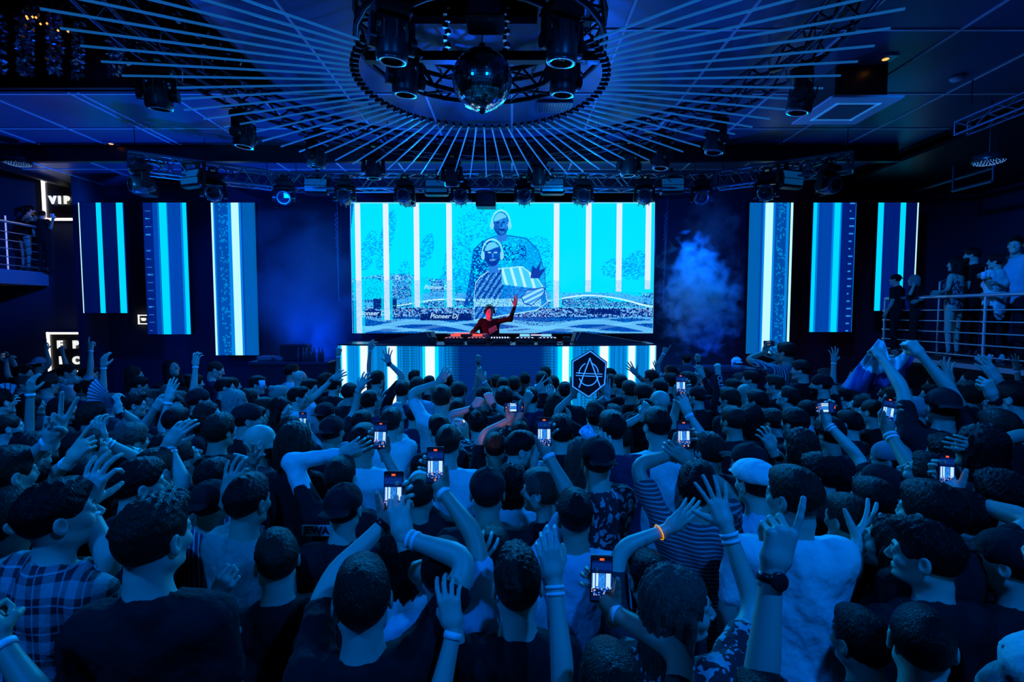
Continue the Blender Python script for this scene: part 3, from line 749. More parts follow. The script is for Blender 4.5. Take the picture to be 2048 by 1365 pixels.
# soffits beside the ceiling
struct(MB().box((-9.95, 9.1, 6.0), (.1, 5.0, 1.4)).box((6.95, 4.3, 6.05), (.1, 14.6, 1.4)).box((-6.5, 6.72, 6.1), (6.9, .08, 1.36)).box((-3.03, 1.9, 6.1), (.06, 9.7, 1.36)).build('trim_1', M_BEAM))
sm = MB(); z = ZC - .004
for x in (-9.3, -8.15, -7.0, -5.85, -5.72, -4.55, -3.4): sm.box((x, 9.15, z), (.03, 4.8, .012))
for x in (-2.2, -1.15, .0, 1.15, 2.3, 3.45, 4.6, 5.75): sm.box((x, 8.6 if -1.2 < x < .2 else 5.0, z), (.03, 5.8 if -1.2 < x < .2 else 13.0, .012))
for y in (6.8, 8.05, 9.5, 10.3): sm.box(((-9.9 + 6.9) / 2, y, z - .001), (16.8, .03, .012))
for y in (2.8, 4.0, 5.3): sm.box((3.6, y, z - .001), (6.6, .03, .012))
struct(sm.build('trim_2', M_SEAM))
struct(MB().box((-1.6, 8.92, 5.27), (16.6, .16, .26)).box((-1.6, 8.80, 5.13), (16.6, .05, .05)).build('trim_3', M_BEAM))
struct(MB().box((-.5, 11.0, 5.22), (10.5, .9, .3)).box((-.4, 10.56, 5.05), (7.6, .05, .03)).build('trim_4', mat('soffit_dark', (.04, .06, .12), .35, .5)))
# ---------------------------------------------------------------- LED wall
LEDM = vcol_emit('led_tiles', 1.05)
def up(fn): fn.up = True; return fn
rs = np.random.RandomState(5)
CYAN = np.array((0, .745, 1.0)); WHT = np.array((.76, .84, 1.0)); DBL = np.array((0, .025, .25)); MBL = np.array((0, .12, .68)); LBL = np.array((.06, .48, 1.0))
def screen_picture():
    W, H = 606, 262; yy, xx = np.mgrid[0:H, 0:W]; X = xx + 700.0; Y = yy + 405.0
    c = np.zeros((H, W, 3)); c[:] = CYAN
    n1 = rs.rand(H, W); blk = np.kron(rs.rand(H // 2 + 1, W // 3 + 1), np.ones((2, 3)))[:H, :W]; row = np.repeat(rs.rand(H, W // 14 + 1), 14, 1)[:, :W]
    wave = np.sin(X * .021 + 1.3 * np.sin(Y * .05)) * 9 + np.sin(X * .008 + 2) * 6
    def blend(m, col, a=1.0): c[m] = c[m] * (1 - a) + np.array(col) * a
    # static and smears
    for cx, cy, w, h, d in [(770, 480, 14, 60, .45), (735, 500, 16, 40, .4), (850, 500, 14, 34, .55), (800, 560, 14, 40, .4), (915, 520, 30, 60, .35), (1060, 530, 40, 60, .35), (1270, 530, 28, 30, .5), (1230, 535, 30, 20, .3), (960, 440, 50, 40, .22), (905, 575, 40, 40, .6), (1090, 590, 30, 30, .5)]:
        m = (((X - cx - (Y - cy) * -.25) / w) ** 2 + ((Y - cy) / h) ** 2 < 1) & (blk < d + .25 * (row - .5)); blend(m, (0, .3, .85), .8)
    # lower band of decks and cables
    lim = np.where(X < 900, 552 + 6 * np.sin(X * .03), 584)
    low = Y > lim; m = low & (blk + .5 * row > .55) & (Y < 584 + 30); blend(m, (0, .08, .52), .9)
    m = (Y > np.where(X < 920, 572, 590)) & (Y < 614) & (np.kron(rs.rand(H, W // 6 + 1), np.ones((1, 6)))[:, :W] < .55); blend(m, (0, .045, .36), .9)
    m = low & (n1 > .8); blend(m, (.25, .75, 1))
    for cx, cy, rx, ry in [(735, 577, 34, 22), (838, 575, 20, 26), (985, 600, 48, 10), (1245, 592, 38, 12)]:
        m = ((X - cx) / rx) ** 2 + ((Y - cy) / ry) ** 2 < 1; blend(m & (n1 > .15), CYAN * .95)
    m = (Y > 590 + wave) & (Y < 602 + wave * .6) & low & (n1 > .25); blend(m, LBL)
    m = (Y > 603 + wave) & (Y < 606 + wave) & low; blend(m, (.5, .9, 1))
    # bottom strip
    m = Y > 614; blend(m, DBL); m = (Y > 614) & (Y < 634) & (blk > .66); blend(m, (.12, .45, .95)); m = (Y > 614) & (Y < 634) & (n1 > .9); blend(m, (.55, .85, 1))
    m = (Y > 634) & (Y < 667) & (n1 > .62); blend(m, (0, .22, .85)); m = (Y > 636 - .5 * wave) & (Y < 641 - .8 * wave) & (n1 > .3); blend(m, (.1, .5, .95))
    for k, (ph, am, y0, th) in enumerate([(0, 9, 652, 3), (2.2, 12, 655, 5), (4.0, 6, 660, 2.5)]):
        yc = y0 + am * np.sin(X * .018 + ph); m = (np.abs(Y - yc) < th) & (Y > 630); blend(m, (.15, .6, 1), .75); m = (Y > yc + th) & (Y < yc + th + 9) & (Y > 634) & (k == 1); blend(m, (0, .06, .45), .7)
    for x0, x1, y0, y1 in [(836, 940, 626, 641), (700, 775, 620, 632), (700, 716, 600, 667), (742, 790, 596, 618), (1170, 1240, 617, 628)]:
        m = (X > x0) & (X < x1) & (Y > y0) & (Y < y1); blend(m & (n1 > .08), (0, .012, .16))
    # the two big figures of a man with headphones
    def inpoly(poly):
        r = np.zeros(X.shape, bool); n = len(poly)
        for i in range(n):
            (ax, ay), (bx_, by) = poly[i], poly[(i + 1) % n]
            if ay == by: continue
            r ^= ((ay > Y) != (by > Y)) & (X < (bx_ - ax) * (Y - ay) / (by - ay) + ax)
        return r
    def rim(m): e = np.zeros_like(m); e[1:] |= m[1:] != m[:-1]; e[:, 1:] |= m[:, 1:] != m[:, :-1]; e[:-1] |= e[1:]; return e
    def head(hx, hy, s, dark):
        blend((np.abs(X - hx - 2) < 10 * s) & (Y > hy + 14 * s) & (Y < hy + 38 * s), (.02, .2, .75))
        hd = ((X - hx) / (16 * s)) ** 2 + ((Y - hy) / (24 * s)) ** 2 < 1; blend(hd, (0, .05, .42) if dark else (.02, .30, .85)); blend(hd & (n1 > .6), (0, .12, .6) if dark else (0, .12, .6))
        blend(hd & (X < hx - 3 * s) & (Y > hy - 4 * s), (0, .03, .33), .6); blend(rim(hd), (0, .06, .45))
        blend(hd & (Y < hy - (10 + 4 * np.sin((X - hx) * .12)) * s), (.12, .62, 1))
        ring = np.abs(np.sqrt(((X - hx) / (20 * s)) ** 2 + ((Y - hy + 2 * s) / (27 * s)) ** 2) - 1) < .06; blend(ring & (Y < hy + 2 * s), (.3, .8, 1))
        for ex in (-19, 19): blend(((X - hx - ex * s) / (4 * s)) ** 2 + ((Y - hy - 3 * s) / (9 * s)) ** 2 < 1, (.2, .7, 1))
        for ex in (-6, 6.5): blend(((X - hx - ex * s) / (3.6 * s)) ** 2 + ((Y - hy + 3 * s) / (1.8 * s)) ** 2 < 1, (.2, .6, .95) if dark else (0, .03, .3))
        blend((np.abs(X - hx - 1) < 1.6 * s) & (Y > hy - 2 * s) & (Y < hy + 7 * s), (.05, .3, .85) if dark else (0, .05, .4))
        blend(((X - hx - 1) / (7 * s)) ** 2 + ((Y - hy - 12 * s) / (2.2 * s)) ** 2 < 1, (.15, .5, .95) if dark else (0, .02, .25))
        blend(hd & (Y > hy + 10 * s) & (n1 > .5), (0, .03, .3))
    b1 = inpoly([(986, 472), (1012, 470), (1050, 476), (1074, 500), (1086, 545), (1092, 614), (925, 614), (938, 545), (944, 500), (962, 482)])
    blend(b1 & (blk > .45), (0, .34, .9), .8); blend(b1 & (n1 > .86), (0, .08, .5)); blend(rim(b1) & (Y < 600), (0, .1, .6))
    blend(b1 & (X < 985) & (Y > 480) & (blk > .35), (0, .06, .45)); blend((X > 1000) & (X < 1050) & (Y > 488) & (Y < 520) & (blk > .62), (0, .05, .45))
    head(999, 447, .92, False)
    b2 = inpoly([(972, 543), (1000, 536), (1040, 532), (1068, 552), (1088, 580), (1092, 604), (1070, 620), (945, 640), (944, 600), (948, 566), (958, 552)])
    blend(b2, (.0, .30, .85)); blend(b2 & (blk > .5), (0, .14, .62)); dk = b2 & (X < 1012 - (Y - 540) * .25); blend(dk, (0, .05, .42)); blend(dk & (np.sin(X * .55 + Y * .35 + 3 * n1) > .6), (.1, .5, .95))
    lt = b2 & (Y < 575 - (1060 - X) * .12) & (X > 1000); blend(lt, (.05, .6, 1)); blend(lt & (np.sin(X * .35 - Y * .1) > .55), (.45, .88, 1)); blend(rim(b2), (.35, .85, 1)); blend((X > 945) & (X < 1080) & (Y > 596) & (Y < 613) & (n1 > .35), (.3, .82, 1))
    head(982, 507, 1.0, True)
    ha = inpoly([(1045, 606), (1040, 594), (1052, 580), (1084, 574), (1088, 580), (1078, 596), (1060, 610)]); blend(ha, (.04, .32, .85)); blend(ha & (np.sin((X * .5 + Y) * .62) > .1), (.3, .78, 1)); blend(rim(ha), (0, .04, .4))
    fg = inpoly([(1058, 556), (1062, 530), (1070, 536), (1080, 520), (1076, 540), (1090, 534), (1076, 556)]); blend(fg, (0, .04, .38))
    # bright upright bars
    for x0, y1 in [(714, 667), (770, 640), (831, 614), (896, 614), (1110, 614), (1174, 583), (1235, 583), (1293, 578)]:
        xs = x0 + (Y - 405) * .0; m = (np.abs(X - xs) < 5.6) & (Y < y1); col = np.where(((Y < 560) | (n1 < .3))[..., None], WHT, LBL * .5 + WHT * .5); c[m] = col[m]
        e = (np.abs(X - xs) > 5.6) & (np.abs(X - xs) < 12) & (Y > 560) & (Y < y1); blend(e, CYAN * .95, .7)
    tri = (X < 706 - (Y - 405) * .06 + 3) & (Y < 455) & (X < 701 + (455 - Y) * .12); blend(tri, (0, .12, .6))
    c[:2] = (.2, .75, 1); c[:, :1] = (.1, .5, .9); c[:, -1:] = (.1, .5, .9)
    return c[::-1]
SY = 10.5
A, B_ = P(700, 405, SY), P(1306, 667, SY); SX0, SX1, SZ0, SZ1 = A.x, B_.x, B_.z, A.z
scr = empty('led_wall', ((SX0 + SX1) / 2, SY, SZ0), 0, 'huge glowing cyan LED screen behind the performer showing a man with headphones', 'screen')
MB().box((0, .08, (SZ1 - SZ0) / 2), (SX1 - SX0 + .06, .12, SZ1 - SZ0 + .06)).build('cabinet', M_BLACK, scr)
led_grid('display', screen_picture(), up(lambda u, v: np.stack([(u - .5) * (SX1 - SX0), np.full_like(u, .0), v * (SZ1 - SZ0)], -1)), scr, LEDM)
def text(name, s, size, loc, m, parent, rot=(math.pi / 2, 0, 0), shear=0.0, bold=0.0, ext=.002, align='CENTER', space=1.0):
    cu = bpy.data.curves.new(name, 'FONT'); cu.body = s; cu.size = size; cu.extrude = ext; cu.shear = shear; cu.offset = bold; cu.align_x = align; cu.align_y = 'CENTER'; cu.space_character = space
    cu.resolution_u = 3; cu.materials.append(m); o = bpy.data.objects.new(name, cu); COL.objects.link(o)
    if parent: o.parent = parent
    bpy.context.view_layer.update(); me = bpy.data.meshes.new_from_object(o); bpy.data.objects.remove(o); bpy.data.curves.remove(cu)
    me.name = name; o = bpy.data.objects.new(name, me); COL.objects.link(o)
    if parent: o.parent = parent
    o.location = loc; o.rotation_euler = rot; return o
TXE = mat('screen_letter', (.1, .1, .1), .5, emit=(.45, .8, 1), es=1.0)
for px, py, s, t in [(888, 633, .135, 'Pioneer Dj'), (745, 627, .135, 'Pioneer Dj'), (872, 575, .12, 'Pioneer D'), (795, 556, .12, 'Dj')]:
    q = P(px, py, SY); text('screen_lettering', t, s, (q.x - (SX0 + SX1) / 2, -.004, q.z - SZ0), TXE, scr, shear=.25, bold=.002)
# ---------------------------------------------------------------- hanging LED columns, three each side
def col_profile(W, spec):
    c = np.zeros((W, 3))
    for x0, x1, col in spec: c[int(x0 * W):max(int(x1 * W), int(x0 * W) + 1)] = col
    return c
PAL = dict(w=(.5, .93, 1), c=(0, .68, 1), d=(0, .012, .17), m=(0, .055, .38), t=(0, .065, .36), l=(.0, .22, .75), k=(0, .004, .07), g=(0, .11, .36))
COLS = [  # x0,x1 at the top, bottom y, profile, ladder side, label
    (156, 247, 626.5, 'k 0 .02,w .0 .025,k .025 .38,c .39 .50,k .50 .82,c .84 .98,d .98 1', None, 'far left LED column showing two cyan bars and a thin white edge'),
    (285, 373, 669, 'd 0 1,m .22 .34,l .34 .36,c .37 .54,l .54 .56,m .56 .88,l .86 .9,c .90 .99', 'l', 'middle left LED column with dashed edge and two cyan bars'),
    (421.5, 509.5, 711, 'w 0 .055,l .055 .09,t .09 .40,l .38 .46,w .46 .63,l .63 .68,m .68 .72,g .72 1', 'r', 'longest left LED column nearest the big screen, with white bar'),
    (1499.5, 1587, 708, 'g 0 .30,m .28 .34,l .32 .37,w .37 .55,l .55 .60,t .60 .90,l .86 .93,w .95 1', 'L', 'longest right LED column nearest the big screen, with white bar'),
    (1627, 1713, 664.5, 'l 0 .02,c .02 .10,l .10 .14,m .14 .48,l .46 .51,c .51 .64,l .64 .68,d .68 .99,l .99 1', 'R', 'middle right LED column with two cyan bars and dashed edge'),
    (1756, 1838, 622, 'c .02 .15,l .15 .17,d .17 .55,c .56 .70,k .70 .97,w .97 1,k 0 .02', None, 'far right LED column showing two cyan bars and a thin white edge')]
for x0, x1, yb, prof, lad, lab in COLS:
    D = 10.45; a, b = P(x0, 405.5, D), P(x1, yb, D); wd = P(x1, 405.5, D).x - a.x; ht = a.z - b.z
    r = empty('led_column', (a.x + wd / 2, D, b.z), 0, lab, 'screen', 'hanging LED columns beside the stage')
    W, H = 88, int(yb - 405); spec = [(float(t.split()[1]), float(t.split()[2]), PAL[t.split()[0]]) for t in prof.split(',')]
    img = np.repeat(col_profile(W, spec)[None], H, 0); n1 = rs.rand(H, W); yy, xx = np.mgrid[0:H, 0:W]
    j = 1 + .25 * (rs.rand(W) - .5); lum = img.sum(-1, keepdims=True); img = np.where(lum < 1.3, img * j[None, :, None], img)
    if lad == 'l': m = (xx > 3) & (xx < 16) & ((yy + rs.randint(0, 3, H)[:, None]) % 16 < 2) & (xx < 4 + rs.randint(4, 14, H)[:, None]); img[m] = (.02, .25, .8)
    if lad == 'R': m = (xx > 74) & (xx < 85) & (yy % 15 < 3) & (xx < 78 + rs.randint(0, 8, H // 15 + 1).repeat(15)[:H][:, None]); img[m] = (.02, .25, .8)
    if lad == 'r': m = (xx > 64) & (xx < 84) & (yy % 4 < 2); img[m] = (0, .10, .45); m = (xx > 14) & (xx < 34) & (np.kron(rs.rand(H // 3 + 1, 30), np.ones((3, 3)))[:H, :88] > .78); img[m] = (.0, .22, .62)
    if lad == 'L': m = (xx > 3) & (xx < 24) & (yy % 4 < 2); img[m] = (0, .10, .45); m = (xx > 55) & (xx < 78) & (np.kron(rs.rand(H // 3 + 1, 30), np.ones((3, 3)))[:H, :88] > .78); img[m] = (.0, .22, .62)
    MB().box((0, .05, ht / 2), (wd + .02, .09, ht + .02)).build('cabinet', M_BLACK, r)
    led_grid('display', img[::-1], up(lambda u, v: np.stack([(u - .5) * wd, np.full_like(u, 0.0), v * ht], -1)), r, LEDM)
# ---------------------------------------------------------------- stage with its curved LED front
BOOTHY = 8.1; ZT = P(1024, 693, BOOTHY).z
def booth_xy(u):
    x = -2.93 + 5.36 * u; return x, BOOTHY + .30 * (2 * u - 1) ** 2
prof = [(0, .004, 'l'), (.004, .035, 'w'), (.035, .06, 'W'), (.06, .17, 'b'), (.17, .205, 'W'), (.205, .235, 'l'), (.235, .32, 'b'), (.32, .34, 'c'), (.34, .385, 'W'), (.385, .41, 'w'), (.41, .5, 'b'), (.5, .5, 'b')]
def booth_picture():
    W, H = 440, 96; x = 663 + (np.arange(W) + .5) / W * 662; c = np.zeros((W, 3)); c[:] = (.0, .20, .62)
    j = rs.rand(W); c *= (.55 + .9 * j)[:, None]; c[:, 0] = 0
    def seg(a, b, col): c[(x >= a) & (x < b)] = col
    for a, b in [(672, 681), (712, 727), (772, 789), (850, 869), (1126, 1140), (1204, 1221), (1265, 1278), (1312, 1322)]:
        seg(a - 4, b + 4, (0, .55, 1)); seg(a - 1.5, b + 1.5, (.2, .85, 1)); seg(a, b, (.86, .93, 1))
    seg(843, 850, (0, .75, 1)); seg(869, 876, (0, .75, 1)); seg(1118, 1126, (0, .75, 1)); seg(1140, 1147, (0, .75, 1))
    seg(663, 665, (.1, .5, .9)); seg(1323, 1325, (.1, .5, .9))
    img = np.repeat(c[None], H, 0); X = np.repeat(x[None], H, 0); yy = np.mgrid[0:H, 0:W][0]; xx = np.mgrid[0:H, 0:W][1]
    f = np.clip((X - 890) / 30, 0, 1) * np.clip((1112 - X) / 30, 0, 1)
    dk = np.stack([np.zeros_like(X), .012 + .015 * ((yy // 2 + xx // 2) % 2), .10 + .16 * ((yy % 3 > 0) & (xx % 3 > 0))], -1)
    f = f[..., None]; img = img * (1 - f) + dk * f
    m = (f[..., 0] < .99) & (f[..., 0] > 0) & (yy % 3 == 0) | ((np.abs(X - 815) < 14) | (np.abs(X - 1180) < 16)) & (yy % 3 == 0); img[m] *= .5
    return img
st = empty('stage_booth', (0, BOOTHY, 0), 0, 'curved stage front covered with vertical cyan and white LED bars', 'stage')
led_grid('display', booth_picture(), up(lambda u, v: np.stack([-2.93 + 5.36 * u, .30 * (2 * u - 1) ** 2, .55 + v * (ZT - .55)], -1)), st, LEDM)
bm_ = MB(); k = 40; top = [(booth_xy(i / k)[0], booth_xy(i / k)[1] - BOOTHY + .015) for i in range(k + 1)] + [(2.43, .95), (-2.93, .95)]
bm_.prism(top, .0, ZT - .01); bm_.build('booth_shell', M_BLACK, st)
MB().prism([(x, y - .03 if i <= k else y) for i, (x, y) in enumerate(top)], ZT - .005, ZT + .02).build('counter_top', mat('counter_blue_gloss', (.03, .05, .10), .2), st)
struct(MB().box((-.25, 10.4, .45), (8.0, 2.2, .9)).build('floor_stage', M_BLACK))
# ---------------------------------------------------------------- trusses
def truss(name, a, b, w, label, mtl=None, drop=.0, tri=False, n=None, r=.024, cat='truss', up_=Vector((0, 0, 1)), cab=.55):
    a, b = Vector(a), Vector(b); L = (b - a).length; d = (b - a).normalized(); s = d.cross(up_).normalized(); u = s.cross(d)
    root = empty(name, a, 0, label, cat); ch = MB(); lt = MB(); h = w / 2; O = [(-h, h), (h, h), (h, -h), (-h, -h)]
    C = [s * x + u * z for x, z in O]
    n = n or max(2, int(L / w + .5)); st = L / n
    for i in range(n):
        for q in range(4):
            p0, p1 = C[q], C[(q + 1) % 4]
            if i % 2: p0, p1 = p1, p0
            lt.tube(p0 + d * st * i, p1 + d * st * (i + 1), r * .5, n=5, cap=False)
    for i in (0, n): 
        for q in range(4): lt.tube(C[q] + d * st * i, C[(q + 1) % 4] + d * st * i, r * .7, n=5)
    for c in C: MB().tube(c, c + d * L, r, n=7).build('chord', mtl or M_TRUSS, root)
    lt.build('lattice', mtl or M_TRUSS, root)
    if cab:
        for f in (.04, .5, .96): q = d * L * f; MB().tube(q, q + Vector((0, 0, cab)), .006, n=4).build('suspension_cable', M_TRUSS, root)
    return root
def ring_truss(name, c, R, w, label, n=48, r=.022, a0=0, a1=2 * math.pi):
    root = empty(name, c, 0, label, 'truss'); ch = MB(); lt = MB(); h = w / 2
    def pt(i, dr, dz): t = a0 + (a1 - a0) * i / n; return Vector(((R + dr) * math.cos(t), (R + dr) * math.sin(t), dz))
    O = [(-h, h), (h, h), (h, -h), (-h, -h)]
    for o in O: MB().path([pt(i, *o) for i in range(n)], r, 7, True).build('chord', M_TRUSS, root)
    for i in range(n):
        for q in range(4):
            p0, p1 = O[q], O[(q + 1) % 4]
            if i % 2: p0, p1 = p1, p0
            lt.tube(pt(i, *p0), pt(i + 1, *p1), r * .5, n=5, cap=False)
    lt.build('lattice', M_TRUSS, root)
    for k in range(6): q = pt(k * n / 6, 0, 0); MB().tube(q, (q.x, q.y, 6.7 - c[2] if (c[0] + q.x < -3 and c[1] + q.y < 6.6) or (-1.1 < c[0] + q.x < .25 and 2 < c[1] + q.y < 5.2) else ZC - c[2]), .006, n=4).build('suspension_cable', M_TRUSS, root)
    return root
RC = Vector((-.29, 5.0, 4.9))
ring_truss('ring_truss', RC + Vector((0, 0, .25)), 1.05, .25, 'small inner circular truss around the mirror ball', 28, .028)
ring_truss('ring_truss', RC + Vector((0, 0, .22)), 3.22, .24, 'large outer circular truss under the ceiling', 72, .024)
# radial light tubes
ONES = 'zero first second third fourth fifth sixth seventh eighth ninth tenth eleventh twelfth thirteenth fourteenth fifteenth sixteenth seventeenth eighteenth nineteenth twentieth'.split()
def NUM(n): return ONES[n] if n <= 20 else ('twenty-' if n < 30 else 'thirty-') + ONES[n % 10] if n % 10 else 'thirtieth'
tube0 = None; NT = 80; LT = 3.40 - 1.18
M_TUBE = mat('tube_aluminium_glow', (.20, .38, .60), .3, .3, emit=(.01, .18, .62), es=.42)  # weak emission stands in for stage light caught by the tubes
for i in range(NT):
    t = math.radians(90) + 2 * math.pi * (i + .5) / NT
    d = Vector((math.cos(t), math.sin(t), 0))
    if RC.y + d.y * 3.4 < 2.75: continue
    if tube0 is None:
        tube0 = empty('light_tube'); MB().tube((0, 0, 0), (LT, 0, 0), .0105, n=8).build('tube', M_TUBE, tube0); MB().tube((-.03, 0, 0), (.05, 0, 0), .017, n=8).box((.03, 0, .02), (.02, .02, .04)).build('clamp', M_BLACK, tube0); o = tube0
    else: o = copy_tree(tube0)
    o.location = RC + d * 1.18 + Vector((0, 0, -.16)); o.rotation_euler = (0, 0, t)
    kk = i if i < NT / 2 else NT - 1 - i; side = 'left' if d.x < 0 else 'right'
    tag(o, 'light tube on the %s of the fan, %s from its centre' % (side, NUM(kk + 1)), 'light tube', 'light tubes radiating from the circular truss')
# mirror ball
BC = Vector((P(964.5, 160, RC.y).x, RC.y, P(964.5, 160, RC.y).z)); BR = .287
mb = MB(); n = 34
M_MIR = mat('mirror_tile', (.9, .95, 1), .14, 1.0)
for i in range(n):
    a = math.pi * (i + .5) / n; z0 = math.cos(a); rr_ = math.sin(a); m = max(4, int(2 * math.pi * rr_ * BR / .027)); hw = .0118
    for k in range(m):
        b = 2 * math.pi * k / m + i * .3; nrm = Vector((rr_ * math.cos(b), rr_ * math.sin(b), z0)); nrm2 = (nrm + Vector((rnd.gauss(0, .035), rnd.gauss(0, .035), rnd.gauss(0, .035)))).normalized()
        u = Vector((-math.sin(b), math.cos(b), 0)); u = (u - nrm2 * u.dot(nrm2)).normalized(); v = nrm2.cross(u); c = nrm * (BR + .002)
        mb.add([c - u * hw - v * hw, c + u * hw - v * hw, c + u * hw + v * hw, c - u * hw + v * hw], [(0, 1, 2, 3)])
ball = empty('mirror_ball', BC, 0, 'big mirror ball hanging in the centre of the circular truss', 'mirror ball')
mb.build('mirror_tile_skin', M_MIR, ball)
MB().lathe([(BR * math.sin(math.pi * i / 24) + .0005, -BR * math.cos(math.pi * i / 24)) for i in range(25)], n=32).build('core', M_BLACK, ball)
MB().tube((0, 0, BR - .01), (0, 0, BR + .05), .03, n=12).lathe([(.02, -BR - .03), (.035, -BR - .012), (.02, -BR)], n=10).build('motor_cap', M_BLACK, ball)
MB().tube((0, 0, BR + .05), (0, 0, 1.38 - (BC.z - RC.z) - .9 + .35), .006, n=5).build('cable', M_STEEL, ball)
MB().box((0, 0, 0), (2.3, .09, .09)).build('ball_beam', M_TRUSS, None, (RC.x, RC.y + .1, 5.02)); tag(bpy.data.objects['ball_beam'], 'dark crossbar carrying the mirror ball', 'beam')
# ---------------------------------------------------------------- moving heads
def bev_box(mbx, c, d, b=.02): mbx.box(c, d, None, b); return mbx
def moving_head(s=1.0):
    r = empty('moving_head')
    b = MB(); b.box((0, 0, -.05 * s), (.30 * s, .22 * s, .10 * s), None, .02); b.box((0, 0, .02 * s), (.16 * s, .05 * s, .05 * s)); b.box((0, .1 * s, .075 * s), (.06 * s, .42 * s, .025 * s)); b.tube((-.05 * s, 0, .03 * s), (-.05 * s, 0, .10 * s), .016 * s).tube((.05 * s, 0, .03 * s), (.05 * s, 0, .10 * s), .016 * s)
    b.build('base', M_BLACK, r)
    y = MB()
    y.box((0, 0, -.13 * s), (.30 * s, .11 * s, .06 * s), None, .02)
    for sx in (-1, 1): y.box((sx * .155 * s, 0, -.23 * s), (.045 * s, .12 * s, .24 * s), None, .018); y.tube((sx * .135 * s, 0, -.29 * s), (sx * .185 * s, 0, -.29 * s), .07 * s, n=14)
    y.build('yoke', M_BLACK, r)
    h = MB(); R = .125 * s
    h.lathe([(.001, .17 * s), (.07 * s, .165 * s), (.088 * s, .12 * s), (R, .03 * s), (R * 1.03, -.10 * s), (R * .98, -.13 * s), (R * .86, -.135 * s), (R * .86, -.12 * s)], n=18)
    for k in range(8):
        t = math.pi * k / 4; h.box((R * 1.0 * math.cos(t), R * 1.0 * math.sin(t), .06 * s), (.014 * s, .014 * s, .14 * s))
    ho = h.build('lamp_head', mat('fixture_grey', (.035, .04, .05), .35, spec=.7), r, (0, 0, -.29 * s))
    MB().lathe([(.001, -.105 * s), (R * .5, -.112 * s), (R * .86, -.122 * s)], n=18).build('lens', M_LENS, ho)
    MB().lathe([(R * .70, -.136 * s), (R * .70, -.142 * s), (R * .95, -.142 * s), (R * .95, -.132 * s)], n=18).build('lens_ring', mat('lens_ring_blue', (.25, .3, .4), .25, .8), ho)
    return r
mh = {1.0: moving_head(1.0)}; mh[1.25] = None; used = set()
ORD = ['first', 'second', 'third', 'fourth', 'fifth', 'sixth', 'seventh', 'eighth', 'ninth', 'tenth', 'eleventh', 'twelfth']
def put_head(loc, tilt, pan, label, group, sc=1.0):
    src = mh[1.0]
    o = src if 'a' not in used else copy_tree(src); used.add('a')
    o.location = loc; o.rotation_euler = (0, 0, pan); o.scale = (sc, sc, sc); tag(o, label, 'stage light', group)
    for c in o.children:
        if c.name.startswith('lamp_head'): c.rotation_euler = (tilt, 0, 0)
    return o
FZ = 4.83; FY = 9.1
xs = [578, 697, 814, 924, 1048, 1163, 1283, 1395]
truss('truss', (P(558, 362, FY).x, FY, FZ), (P(1424, 362, FY).x, FY, FZ), .26, 'long straight truss across the front of the stage', M_TRUSS2, n=34)
la, lb = P(268, 332, 8.0), P(556, 372, FY); truss('truss', (la.x, 7.9, FZ), (P(550, 362, FY).x, FY - .1, FZ), .26, 'left truss wing angled off the straight front truss', M_TRUSS2, n=13)
truss('truss', (P(1432, 362, FY).x, FY - .1, FZ), (P(1697, 330, 8.0).x, 7.9, FZ), .26, 'right truss wing angled off the straight front truss', M_TRUSS2, n=13)
for i, x in enumerate(xs):
    put_head((P(x, 375, FY).x, FY - .20, FZ - .03), -1.75 if i not in (0, 7) else -1.4, (.35, .15, 0, .05, -.05, 0, -.15, -.35)[i], ORD[i] + ' stage light from the left hanging on the straight front truss', 'moving heads on the straight front truss', 1.0)
for x, y, D, pan, lab in [(296, 330, 8.0, -.6, 'outer stage light on the left angled truss wing'), (437, 343, 8.55, .5, 'inner stage light on the left angled truss wing'),
                          (1524, 343, 8.55, -.5, 'inner stage light on the right angled truss wing'), (1645, 330, 8.05, .3, 'outer stage light on the right angled truss wing')]:
    put_head((P(x, y, D).x, D - .16, FZ - .06), -1.5, pan, lab, 'moving heads on the angled truss wings', 1.05)
ro = [(288, 140), (498, 228), (645, 275), (754, 300), (905, 322), (1075, 322), (1256, 298), (1318, 280), (1443, 248), (1652, 150)]
for i, (x, y) in enumerate(ro):
    q = PZ(x, y, 4.90); v = Vector((q.x - RC.x, q.y - RC.y, 0)); v = v.normalized() * 3.22
    put_head((RC.x + v.x, RC.y + v.y, 4.93), (.15, .1, .1, .05, .2, .2, .05, .1, .15, .2)[i], (.3, 1.4, 1.2, .2, 0, 0, .2, 1.9, 1.8, 1.0)[i], ORD[i] + ' stage light from the left under the outer circular truss', 'moving heads under the outer circular truss', .95)
for x, y, lab in [(768, 0, 'stage light on the inner circle, upper left of the mirror ball'), (818, 88, 'stage light on the inner circle, lower left of the mirror ball'),
                  (1130, 88, 'stage light on the inner circle, lower right of the mirror ball'), (1156, -8, 'stage light on the inner circle, upper right of the mirror ball')]:
    q = PZ(x, y, 4.93); v = Vector((q.x - RC.x, q.y - RC.y)); q = Vector((RC.x, RC.y)) + v * (max(.98, min(1.12, v.length)) / v.length)
    if y > 50: q = Vector((-1.04 if x < 964 else .50, 5.02))
    put_head((q.x, q.y, 4.93 if y < 50 else 5.06), .12, .5, lab, 'moving heads on the inner circular truss', 1.0)
